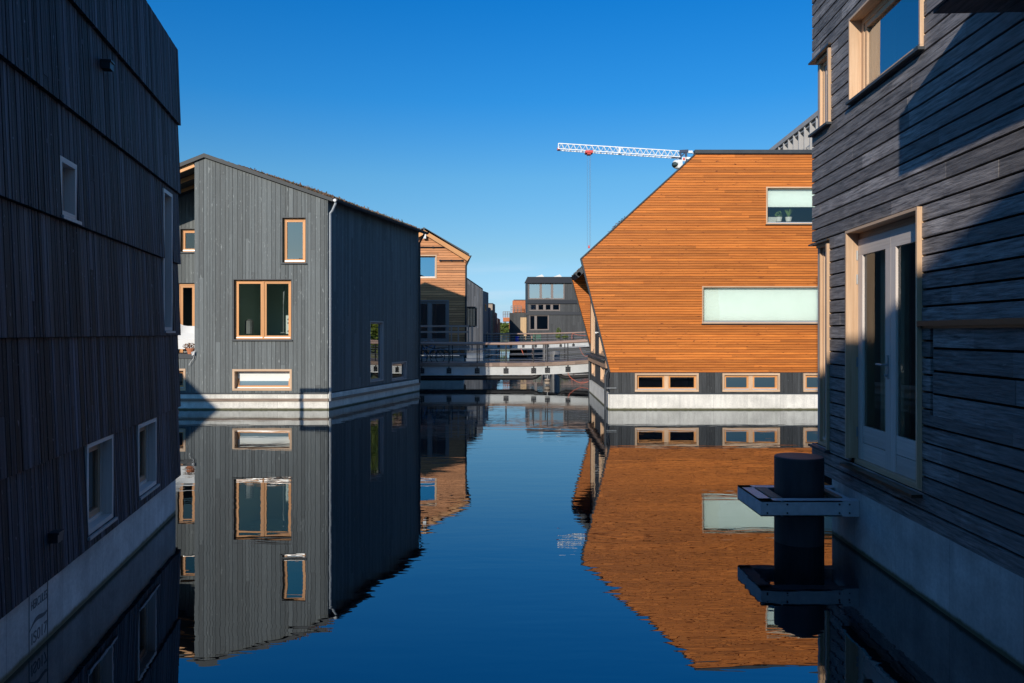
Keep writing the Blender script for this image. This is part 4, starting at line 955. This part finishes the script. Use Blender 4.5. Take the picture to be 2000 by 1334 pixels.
# ------------------------------------------------------------------ dark house on the far right
dD = 80; dp = Pl((0, dD), (10, dD)); dx = lambda px: f_(px, dD); dzz = lambda py: CH - (py - HY) / F * dD
dh = thing('floating_house', 'dark grey three storey house with large windows and two roof skylights', 'house', (4.5, 84, 0))
hd = []; td = []
kd = dict(rec=.08, lin=.05, fr=.06, proj=.02, fm='frameg', sash=0, strip=False, glassm='glasss', mull=.25, roomd=3, room='roomw')
td.append(winpx(dh, dp, 1032, 553, 1102.5, 584.5, hd, bays=3, **kd))
td.append(winpx(dh, dp, 1033, 593, 1094, 607, hd, bays=4, **kd))
td.append(winpx(dh, dp, 1034, 615, 1072, 645, hd, splits=[.3], **kd))
for t in td: t()
x0, x1 = dx(1030), dx(1160)
mb = MB(); boards(mb, dp, rect(x0, x1, .9, dzz(545)), hd, pitch=.25, gap=.015, axis='v', jit=.3, seg=(2, 4), back=True); mb.build('front_cladding', 'darkcl', dh)
mb = MB(); sheet(mb, dp, rect(x0 + .03, x1 - .03, .5, dzz(546)), hd, d=-.03); 
for pl in (Pl((x0, dD), (x0 - .1, dD + 8), face_to=(-40, 84)), Pl((x1, dD), (x1, dD + 8), face_to=(90, 84)), Pl((x0, dD + 8), (x1, dD + 8), face_to=(4, 200))): sheet(mb, pl, rect(0, pl.L, .5, dzz(545)))
mb.build('backing_wall', 'darkcl', dh)
mb = MB()
for (ya, yb, e_) in ((541, 553, .25), (586, 593, .15), (609, 615, .1)):
    mb.hexa([(x0 - e_ - .05, dD + .4, dzz(yb)), (x1 + e_, dD + .4, dzz(yb)), (x1, dD + .4, dzz(ya)), (x0, dD + .4, dzz(ya)), (x0 - e_ - .05, dD - e_, dzz(yb)), (x1 + e_, dD - e_, dzz(yb)), (x1, dD - .03, dzz(ya)), (x0, dD - .03, dzz(ya))])
mb.build('storey_band', 'darkmet', dh)
mb = MB(); mb.box(x0, x1, dD, dD + 8, dzz(545), dzz(541) + .02); rf = mb.build('roof', 'zinc', dh)
for px in (1042, 1077):
    mb = MB(); a = dx(px); mb.extrude([(a, dD + 1, dzz(541)), (a + 1.2, dD + 1, dzz(541)), (a + .9, dD + 1, dzz(534.5))], (0, 1.4, 0)); mb.build('skylight', 'white', rf)
plinth(dh, dp, x0, x1, .88, d=.1, m='darkcl', th=.5)
# black annex, brick house
bb = thing('floating_house', 'black box shaped house with a plywood panel left of the dark three storey house', 'house', (0, 88, 0)); D = 84
X = lambda px: f_(px, D); Z = lambda py: CH - (py - HY) / F * D
ap = Pl((0, D), (10, D)); mb = MB(); boards(mb, ap, rect(X(995), X(1029), .8, Z(611)), [(X(1016.5), X(1028), 1.2, Z(620))], pitch=.4, gap=.01, axis='v', back=True); mb.build('front_wall', 'blackv', bb)
mb = MB(); mb.box(X(995) + .02, X(1029) - .02, D + .03, D + 6, -.3, Z(611) - .02); mb.build('body', 'tar', bb)
mb = MB(); ap.box(mb, X(1016.5), X(1028), 1.2, Z(620), -.02, .0); mb.build('plywood_panel', 'ply', bb)
kb = thing('brick_house', 'orange brick house with roof terrace railing behind the black box shaped house', 'house', (1, 100, 0)); D = 96
mb = MB(); mb.box(X(1001) , X(1032), D, D + 8, 0, Z(587)); mb.build('wall', 'brick', kb)
mb = MB(); mb.box(X(1003), X(1032), D + .2, D + 7, Z(587), Z(585)); mb.build('roof', 'zinc', kb)
mb = MB(); mb.box(X(983), X(996), D - 3, D - .5, Z(628.5), Z(621)); mb.box(X(994.5), X(1001), D - 2.5, D + .2, .4, Z(622)); bk_ = mb.build('balcony', 'brick', kb)
for (xa, xb, ya, yb, yy) in ((983, 996, 610, 621, D - 3), (998, 1018, 598, 611, D - 1)):
    mb = MB()
    for k in range(4): mb.box(X(xa), X(xb), yy, yy + .05, Z(ya + (yb - ya) * k / 4) - .03, Z(ya + (yb - ya) * k / 4) + .03)
    for k in range(4): mb.box(X(xa + (xb - xa) * k / 3) - .03, X(xa + (xb - xa) * k / 3) + .03, yy, yy + .05, Z(yb), Z(ya))
    mb.build('railing', 'frameg', kb)

# ------------------------------------------------------------------ bridges
def bridge(label, Y, pxa, pxb, yt, yb, yrail, posts, wires, wid, slope=0, plates=True, sunk=0):
    o = thing('footbridge', label, 'footbridge', ((f_(pxa, Y) + f_(pxb, Y)) / 2, Y, 0))
    Zf = lambda py: CH - (py - HY) / F * Y
    def zl(px, py): return Zf(py) + slope * max(0, (px - 1000) / 150) ** 2
    xs = [pxa + (pxb - pxa) * k / 24 for k in range(25)]
    for nm, m, ya, yb_, y0, y1 in (('edge_beam', 'beam', yt, yb, 0, .08), ('deck', 'deck', yt - 7.5 * 33 / Y, yt + .01, .0, wid), ('rear_beam', 'beam', yt, yb, wid - .08, wid)):
        mb = MB()
        for a, b in zip(xs[:-1], xs[1:]):
            xa, xb = f_(a, Y), f_(b, Y); p = []
            e_ = .012 if nm == 'deck' else 0; lo = -e_ if nm == 'deck' else 0
            ins = .05 if nm == 'deck' else 0
            za0, za1, zb0, zb1 = zl(a, yb_) + (.004 if nm == 'deck' else 0), zl(a, ya), zl(b, yb_) + (.004 if nm == 'deck' else 0), zl(b, ya)
            mb.hexa([(xa, Y + y1 + ins * 0, za0), (xb, Y + y1, zb0), (xb, Y + y1, zb1), (xa, Y + y1, za1), (xa, Y + y0 - ins, za0), (xb, Y + y0 - ins, zb0), (xb, Y + y0 - ins, zb1), (xa, Y + y0 - ins, za1)], tone=R.random() if nm == 'deck' else .5)
        mb.build(nm, m, o)
    mb = MB(); mb.box(f_(pxa, Y), f_(pxb, Y), Y + .1, Y + wid - .1, Zf(yb) + .05, Zf(yt) - .02); mb.build('cross_members', 'tar', o)
    for yy in (Y - .03, Y + wid + .03):
        mb = MB(); mb.tube([(f_(x, Y), yy, zl(x, yrail)) for x in xs], .055, 8); mb.build('handrail', 'rail', o)
        mb = MB()
        for wy in wires: mb.tube([(f_(x, Y), yy, zl(x, wy)) for x in xs[::4]], .011, 5)
        mb.build('wires', 'wire', o)
        for p in posts:
            mb = MB(); x = f_(p, Y); mb.box(x - .022, x + .022, yy - .015, yy + .015, zl(p, yb - 4), zl(p, yrail)); po = mb.build('post', 'darkmet', o)
            if plates and yy < Y:
                m2 = MB(); s = .1
                for (u, v) in ((0, -s * .8), (0, s * .8), (0, 0)): m2.box(x - s, x + s, yy - .012, yy + .03, (zl(p, (yt + yb) / 2)) + v - .03, zl(p, (yt + yb) / 2) + v + .03)
                m2.box(x + s - .04, x + s, yy - .01, yy + .03, zl(p, (yt + yb) / 2) - s, zl(p, (yt + yb) / 2) + s)
                m2.box(x - s, x - s + .04, yy - .01, yy + .03, zl(p, (yt + yb) / 2) - s, zl(p, (yt + yb) / 2) + s)
                m2.build('bolt_plate', 'darkmet', po)
    return o
b1 = bridge('near footbridge with white beam, wooden handrail and wire balustrade', 33.5, 800, 1152, 716, 732.5, 671.5, (824, 877, 932, 988, 1042, 1069, 1109), (683, 693, 703), 1.9, slope=.13)
b2 = bridge('farther footbridge with a white beam, in front of the dark three storey house', 68, 925, 1175, 672, 680.5, 652, (950, 974, 998, 1022, 1046, 1070, 1095, 1120), (657, 662, 667), 1.8, slope=.15, plates=True)
# pipes hanging under the near bridge
bz1 = lambda py: CH - (py - HY) / F * 33.6
mb = MB(); mb.tube([(f_(800, 33.6), 33.7, bz1(738)), (f_(1040, 33.6), 33.7, bz1(738)), (f_(1047, 33.6), 33.7, bz1(736)), (f_(1056, 33.6), 33.7, bz1(729))], .1, 10); mb.build('service_pipe', 'black', b1)
mb = MB(); mb.tube([(f_(1090, 33.6), 33.7, bz1(729)), (f_(1098, 33.6), 33.7, bz1(736)), (f_(1105, 33.6), 33.7, bz1(738)), (f_(1152, 33.6), 33.7, bz1(735))], .08, 10); mb.build('service_pipe', 'black', b1)
# red cables / hoses
def hose(label, pts, D, r=.013, nm='hose'):
    P = [P3(a, b, D) for a, b in pts]; Q = []
    for i in range(len(P) - 1):
        p0, p1, p2, p3 = P[max(i - 1, 0)], P[i], P[i + 1], P[min(i + 2, len(P) - 1)]
        for k in range(6):
            t = k / 6; Q.append(.5 * ((2 * p1) + (p2 - p0) * t + (2 * p0 - 5 * p1 + 4 * p2 - p3) * t * t + (3 * p1 - p0 - 3 * p2 + p3) * t ** 3))
    mb = MB(); mb.tube(Q + [P[-1]], r, 6); return tag(base(mb.build(nm, 'hose')), label, 'hose')
hose('orange hose sagging low between the near footbridge and the orange house', [(1109, 728), (1114, 737), (1126, 745), (1138, 748), (1152, 744), (1158, 738)], 33.3)
hose('short orange hose looping from the farther footbridge rail towards the orange house', [(1132, 678), (1137, 690), (1144, 696), (1152, 692)], 50)
hose('orange hose slung double along the right end of the farther footbridge rail', [(1117, 662), (1118, 652), (1128, 654), (1150, 656)], 67.5, .02)
hose('short orange hose end hanging left under the farther footbridge beam', [(1017, 680), (1020, 686), (1022, 692)], 67.6, .03)
hose('orange hose hanging at the middle post of the farther footbridge', [(1042, 675), (1041, 682), (1039, 690), (1041, 694)], 67.6, .03)
# hanging fender on the near bridge
fe = thing('hanging_fender', 'pale fender hanging on a rope under the near footbridge', 'fender', P3(1069, 752, 33.3))
mb = MB(); fx = f_(1069, 33.3); mb.tube([(fx, 33.3, .42), (fx, 33.3, .02)], .01, 5); mb.build('rope', 'white', fe)
mb = MB(); mb.tube([(fx, 33.3, .28), (fx, 33.3, .25), (fx, 33.3, .12), (fx, 33.3, .06), (fx, 33.3, .04)], .1, 12, radii=[.04, .11, .12, .1, .04]); mb.build('float', 'stone', fe)
mb = MB(); mb.tube([(fx, 33.3, .21), (fx, 33.3, .16)], .125, 12); mb.build('strap', 'black', fe)
# grey piles beyond the bridge
for (px, w_, D, ty, lb) in ((1065.5, 11, 40, 672, 'slim pale grey mooring pile standing behind the near footbridge'), (1083.5, 20, 42, 686, 'thick grey mooring pile behind the near footbridge, right of the slim one')):
    X_ = f_(px, D); r = w_ / F * D / 2; zt_ = CH - (ty - HY) / F * D
    mb = MB(); mb.tube([(X_, D, -.5), (X_, D, zt_)], r, 24); mb.tube([(X_, D, zt_ * .55), (X_, D, zt_ * .55 + .03)], r + .01, 24)
    tag(base(mb.build('mooring_pile', 'pilegrey')), lb, 'mooring pile')
# bicycle on the bridge
def bicycle(x, y, z, label, frame_m, mirror=1, rot=0):
    o = thing('bicycle', label, 'bicycle', (x, y, z)); r = .32
    T = lambda a, c, b=0: (x + mirror * a * math.cos(rot), y + b + a * math.sin(rot), z + c)
    for cx in (-.5, .5):
        mb = MB(); pts = [T(cx + r * math.cos(2 * math.pi * k / 24), r + .02 + r * math.sin(2 * math.pi * k / 24)) for k in range(25)]; mb.tube(pts, .02, 6, caps=False); wh = mb.build('wheel', 'tyre', o)
        mb = MB()
        for k in range(12): mb.tube([T(cx, r + .02), T(cx + (r - .02) * math.cos(k * math.pi / 6), r + .02 + (r - .02) * math.sin(k * math.pi / 6))], .003, 3, caps=False)
        mb.tube([T(cx, r + .02, -.04), T(cx, r + .02, .04)], .025, 8); mb.build('spokes', 'galv', wh)
        mb = MB(); pts = [T(cx + (r + .04) * math.cos(a_), r + .02 + (r + .04) * math.sin(a_)) for a_ in [.3 + k * 2.4 / 12 for k in range(13)]]; mb.tube(pts, .02, 5); mb.build('mudguard', 'black', o)
    mb = MB(); bb_ = (.0, .3); st = (-.15, .85); hd_ = (.38, .82)
    for a, b in ((bb_, st), (bb_, hd_), ((-.1, .7), (.36, .88)), ((-.5, .34), bb_), ((-.5, .34), (-.13, .75)), ((.5, .34), (.35, .95))): mb.tube([T(*a), T(*b)], .018, 6)
    mb.build('frame', frame_m, o)
    mb = MB(); mb.tube([T(.35, .95), T(.33, 1.05), T(.22, 1.08, -.25)], .012, 6); mb.tube([T(.33, 1.05), T(.22, 1.08, .25)], .012, 6); mb.build('handlebar', 'galv', o)
    mb = MB(); mb.sphere(T(-.17, .92), .13, .08, .04, 10); mb.build('saddle', 'black', o)
    mb = MB(); mb.box(*sorted((T(-.72, 0)[0], T(-.25, 0)[0])), y - .07, y + .07, z + .74, z + .76); mb.build('rack', 'black', o)
    return o
bicycle(f_(843, 34.6), 34.6, .8, 'black city bicycle parked on the near footbridge by the brown house, nearest the rail', 'black', -1)
bicycle(f_(832, 35.0), 35.0, .8, 'bicycle with a blue frame parked behind the black one on the near footbridge', 'teal', 1)

# ------------------------------------------------------------------ things on the far jetty
jD = 72; jz = 1.2; jx = lambda px: f_(px, jD)
mb = MB(); mb.box(jx(965), jx(1062), jD - 1.2, jD + 2.5, 1.0, jz); tag(base(mb.build('jetty', 'deck')), 'timber jetty carrying chairs and bins beyond the farther footbridge', 'jetty')
def slat_chair(px, D, label, m, h=.9, w_=.55):
    x = f_(px, D); o = thing('garden_chair', label, 'chair', (x, D, jz))
    mb = MB()
    for k in range(4): mb.box(x - w_ / 2, x + w_ / 2, D - .25 + k * .13, D - .15 + k * .13, jz + .4, jz + .43)
    mb.build('seat', m, o); mb = MB()
    for k in range(4): mb.box(x - w_ / 2, x + w_ / 2, D + .27, D + .3, jz + .5 + k * (h - .5) / 4, jz + .58 + k * (h - .5) / 4)
    mb.build('backrest', m, o)
    for sx in (-1, 1):
        for sy in (-.22, .28): mb = MB(); mb.box(x + sx * w_ / 2 - .03, x + sx * w_ / 2 + .03, D + sy - .02, D + sy + .03, jz + .0, jz + (.4 if sy < 0 else h)); mb.build('leg', m, o)
        mb = MB(); mb.box(x + sx * w_ / 2 - .035, x + sx * w_ / 2 + .035, D - .25, D + .3, jz + .6, jz + .63); mb.build('armrest', m, o)
    return o
slat_chair(989, 71.6, 'orange wooden garden chair on the far jetty', 'orp', 1.0, .62); slat_chair(1049, 71.2, 'dark green garden chair on the far jetty in front of the dark house', 'green', 1.0, .6)
mb = MB(); X_ = jx(1010); mb.tube([(X_, 71.5, jz), (X_, 71.5, jz + .02), (X_, 71.5, jz + .66), (X_, 71.5, jz + .7)], .17, 16, radii=[.15, .165, .17, .14]); mb.tube([(X_, 71.5, jz + .4), (X_, 71.5, jz + .43)], .18, 16)
tag(base(mb.build('barrel', 'blue')), 'bright blue barrel on the far jetty beside the wooden crate', 'barrel')
mb = MB()
for (x0_, x1_) in ((jx(1015.5), jx(1026)), (jx(1026.8), jx(1039))):
    for k in range(6): mb.box(x0_, x1_, 71.2, 71.23, jz + .02 + k * .12, jz + .1 + k * .12)
    for xx in (x0_, (x0_ + x1_) / 2, x1_ - .06): mb.box(xx, xx + .06, 71.232, 71.3, jz, jz + .72)
    for k in range(3): mb.box(x0_, x1_, 71.75, 71.78, jz + .02 + k * .25, jz + .14 + k * .25)
tag(base(mb.build('pallet_crate', 'ply')), 'pale slatted crate made of pallets on the far jetty', 'crate')
for i, (px, D, s, lb) in enumerate(((1091, 69.3, 1.0, 'bushy green plant in a dark pot on the farther footbridge'), (1104, 69.4, .6, 'low plant in a grey pot on the farther footbridge, right of the bushy one'))):
    x = f_(px, D); z_ = 1.27; o = thing('potted_plant', lb, 'pot plant', (x, D, z_)); mb = MB(); mb.tube([(x, D, z_), (x, D, z_ + .35)], .2, 14, radii=[.15, .22]); mb.build('pot', 'pilegrey', o)
    mb = MB(); mb.leaves((x, D, z_ + .35 + .35 * s), (.28, .28, .38 * s), 260, .055); 
    if i == 0: mb.leaves((x, D, z_ + 1.15), (.22, .2, .25), 160, .055)
    mb.tube([(x, D, z_ + .3), (x, D, z_ + .35 + .5 * s)], .02, 5); mb.build('foliage', 'leaf', o)

# ------------------------------------------------------------------ trees
def tree(label, x, y, z, h, w_, n=2600, ls=.16, group=None):
    o = thing('tree', label, 'tree', (x, y, z), group)
    mb = MB(); mb.tube([(x, y, z - .1), (x + .1, y, z + h * .35), (x - .05, y + .1, z + h * .8)], .1, 8, radii=[h * .03, h * .02, h * .006])
    cl = []
    for k in range(9):
        a = k * 2.4; rr = w_ * .33 * R.uniform(.5, 1.1); zz = z + h * (.4 + .055 * k); p = (x + math.cos(a) * rr, y + math.sin(a) * rr, zz + .1 * h); cl.append(p)
        mb.tube([(x + .05, y, zz - .1 * h), p], .05, 5, radii=[h * .012, h * .004])
    mb.build('trunk', 'bark', o)
    mb = MB()
    for p in cl + [(x, y, z + h * .9), (x, y, z + h * .6), (x - w_ * .3, y, z + h * .45), (x + w_ * .3, y, z + h * .45)]: mb.leaves(p, (w_ * R.uniform(.16, .26), w_ * .22, h * R.uniform(.09, .15)), n // 13, ls)
    mb.build('crown', 'leaf', o)
tree('small sunlit tree at the canal end, left of the black box shaped house', f_(989, 134), 134, .9, 2.9, 2.6, 2600, .11)
tree('taller tree behind the far end of the canal, mostly behind the black houses', f_(979, 150), 150, .9, 3.2, 2.2, 2000, .12)
tree('leafy tree on the right bank behind the orange house', 10.5, 49, .9, 6.5, 5, 3600, .2)
tree('second leafy tree on the right bank behind the orange house', 15.5, 56, .9, 6.5, 6, 3600, .2)

for i, (x, y, h) in enumerate(((10.2, 46.2, 3.2), (12.6, 47.2, 2.8), (9.2, 48.5, 2.6))):
    o = thing('shrub', ['tall bright green shrub at the water edge of the right bank', 'broad shrub inland on the right bank', 'small shrub left behind the tall one on the right bank'][i], 'shrub', (x, y, .9), 'shrubs on the right bank')
    mb = MB(); mb.leaves((x, y, .9 + h / 2), (1.3, 1.1, h / 2), 1500, .13); mb.build('foliage', 'leaf', o); mb = MB(); mb.tube([(x, y, .8), (x, y, .9 + h * .6)], .05, 6); mb.build('stem', 'bark', o)
# ------------------------------------------------------------------ tower crane
kD = 150; cr = thing('tower_crane', 'white tower crane with a long jib above the orange house', 'crane', (f_(1336, kD), kD, .9))
K = lambda px, py, dd=0: P3(px, py, kD) + Vector((0, dd, 0))
mb = MB(); N = 20
top = lambda t: K(1091 + (1327 - 1091) * t, 280 + 15 * t); bot = lambda t, s: K(1090 + (1327 - 1090) * t, 292 + 16 * t, s * .7)
mb.bar(top(0), top(1), .15, .15)
for s in (-1, 1): mb.bar(bot(0, s), bot(1, s), .15, .15)
for k in range(N):
    a, b, c_ = k / N, (k + .5) / N, (k + 1) / N
    for s in (-1, 1): mb.bar(bot(a, s), top(b), .065); mb.bar(top(b), bot(c_, s), .065)
    mb.bar(bot(a, -1), bot(a, 1), .09)
mb.bar(top(0), bot(0, -1), .14); mb.bar(K(1210, 287), K(1210, 302), .35); mb.build('jib', 'crane', cr)
mb = MB(); p = K(1150, 297); mb.box(p.x - .7, p.x + .7, kD - .9, kD + .9, p.z - .3, p.z + .15); mb.box(p.x - .35, p.x + .35, kD - .7, kD + .7, p.z - .55, p.z - .3); q = K(1091, 292); mb.box(q.x - .25, q.x + .25, kD - .5, kD + .5, q.z - .15, q.z + .2); mb.build('trolley', 'red', cr)
mb = MB()
for px in (1147, 1151, 1153.5): mb.tube([K(px, 300), K(px, 482)], .022, 4)
mb.build('hoist_ropes', 'wire', cr)
mb = MB(); p = K(1150.5, 483); mb.extrude([(p.x - .08, kD, p.z + .4), (p.x + .08, kD, p.z + .4), (p.x + .22, kD, p.z - .15), (p.x - .22, kD, p.z - .15)], (0, .3, 0)); mb.build('hook_block', 'red', cr)
mb = MB(); 
for px in (1329, 1340): mb.bar(K(px, 330), K(px, 295), .35)
mb.bar(K(1327, 296), K(1344, 295), .5); mb.bar(K(1329, 307), K(1340, 296), .25); mb.bar(K(1310, 306), K(1330, 308.5), .25); mb.build('mast_head', 'craned', cr)
mb = MB(); p = K(1319, 323); mb.sphere((p.x, kD - 1, p.z), .8, .9, .85, 14); p = K(1323, 323); mb.box(p.x - .3, p.x + .6, kD - 1.8, kD - .2, p.z - .8, p.z + .7); mb.build('cab', 'white', cr)
mb = MB(); p = K(1317, 323.5); mb.sphere((p.x, kD - 1.08, p.z - .05), .72, .9, .62, 14); mb.build('cab_window', 'glassd', cr)
mb = MB(); p = K(1334.5, 311); mb.box(p.x - .35, p.x + .35, kD - .6, kD - .5, p.z - .5, p.z + .3); mb.build('sign_plate', 'white', cr)
mb = MB(); mb.box(p.x - .17, p.x + .17, kD - .64, kD - .602, p.z - .3, p.z + .15); mb.build('sign_emblem', 'red', cr)
mb = MB(); mb.bar(K(1340, 309), K(1420, 314), .5, .4); mb.bar(K(1341, 297), K(1420, 310), .18)
mb.bar(K(1344, 297), K(1352, 297), .6, .4); mb.build('counter_jib', 'crane', cr)
mb = MB(); p = K(1412, 318); mb.box(p.x - 1.5, p.x + 1.5, kD - .6, kD + .6, p.z - 2, p.z + .6); mb.build('counterweight', 'pilegrey', cr)
mb = MB(); p = K(1334.5, 330); z = .9
while z < p.z:
    z2 = min(z + 2, p.z)
    for sx in (-.8, .8):
        for sy in (-.8, .8): mb.bar((p.x + sx, kD + sy, z), (p.x + sx, kD + sy, z2), .18)
    for sy in (-.8, .8): mb.bar((p.x - .8, kD + sy, z), (p.x + .8, kD + sy, z2), .1)
    for sx in (-.8, .8): mb.bar((p.x + sx, kD - .8, z), (p.x + sx, kD + .8, z2), .1)
    z = z2
mb.build('mast', 'crane', cr)

# ------------------------------------------------------------------ tall building behind the orange house
tp_ = Pl((20.6 + .036 * 50, 50), (20.6 + .036 * 72.7, 72.7), face_to=(0, 60)); th_ = 18.7
tb_ = thing('apartment_block', 'tall grey office like block with vertical fins rising behind the orange house', 'building', (28, 62, .9))
mb = MB(); mb.extrude([tp_.W(0, .9, -.5), tp_.W(tp_.L, .9, -.5), tp_.W(tp_.L, .9, -14), tp_.W(0, .9, -14)], (0, 0, th_ - 1.2)); mb.build('core', 'darkmet', tb_)
mb = MB(); tp_.box(mb, -.02, tp_.L + .02, th_ - .38, th_, -14, .05); tp_.box(mb, 0, tp_.L, th_ - 3.4, th_ - 3.0, -.5, .03); tp_.box(mb, 0, tp_.L, th_ - .62, th_ - .5, -.5, -.1); mb.build('parapet', 'fac', tb_)
n = 17
for k in range(n + 1):
    u = tp_.L * k / n
    for zz in (th_ - 3.0, th_ - 6.2, th_ - 9.4):
        if zz < th_ - 3.1 and k % 2: continue
        mb = MB(); tp_.box(mb, u - .07, u + .07, zz, zz + (2.61 if zz > th_ - 3.1 else 2.7), -.5, .02); mb.build('fin', 'fac', tb_)
mb = MB(); tp_.box(mb, 0, tp_.L, th_ - 3.0, th_ - .65, -.42, -.40); mb.build('glazing', 'glasss', tb_)
mb = MB()
for k in range(n):
    u = tp_.L * (k + .5) / n; tp_.box(mb, u - .5, u + .5, th_ - 2.1, th_ - 2.06, -.12, -.08); tp_.box(mb, u - .02, u + .02, th_ - 3.0, th_ - 2.1, -.12, -.08)
mb.build('balustrade', 'wire', tb_)
mb = MB(); a = tp_.W(10, th_, -2); mb.box(a.x, a.x + 1.2, a.y, a.y + 1.2, th_ - .01, th_ + .5); mb.build('vent_box', 'galv', tb_)

# ------------------------------------------------------------------ houses behind the camera: they throw the near shade and stand in the window reflections
block('tan boarded house across the canal behind the viewer', [(-9, -16), (1.2, -16), (1.2, -8), (-9, -8)], 7.95, 'neutral', axis='h', pitch=.15, wins=[(2, 1, 3, 2, 3.6), (2, 5, 7.5, 4.5, 6)])
block('white boarded house behind the viewer on the right', [(6, -26), (16, -26), (16, -16), (6, -16)], 7.0, 'fac', axis='h', pitch=.2, wins=[(2, 1, 3, 2, 3.6), (2, 5, 8, 1.2, 3)])
block('dark boarded house behind the viewer on the left', [(-26, -20), (-16, -20), (-16, -12), (-26, -12)], 6.5, 'darkcl', axis='v', pitch=.2)

block('flat roofed dark house standing beyond the near left house', [(-24, 0), (-14.9, 0), (-14.9, 10), (-24, 10)], 6.0, 'darkcl', axis='v', pitch=.2)
jt = thing('jetty', 'unseen deck, post and rail added behind the near left house for their shadow', 'jetty', (-8.5, 16.6, 0))
mb = MB(); mb.box(-11, -7.3, 16.2, 17.4, .42, .5); mb.build('deck', 'deck', jt)  # deck, lone post and rail are added unseen to throw an angled plinth shadow
mb = MB(); mb.box(-8.42, -7.25, 16.66, 16.74, 2.70, 2.80); mb.build('handrail', 'rail', jt)
for x in (-8.36,): mb = MB(); mb.box(x - .04, x + .04, 16.65, 16.75, -.3, 2.70); mb.build('post', 'board', jt)
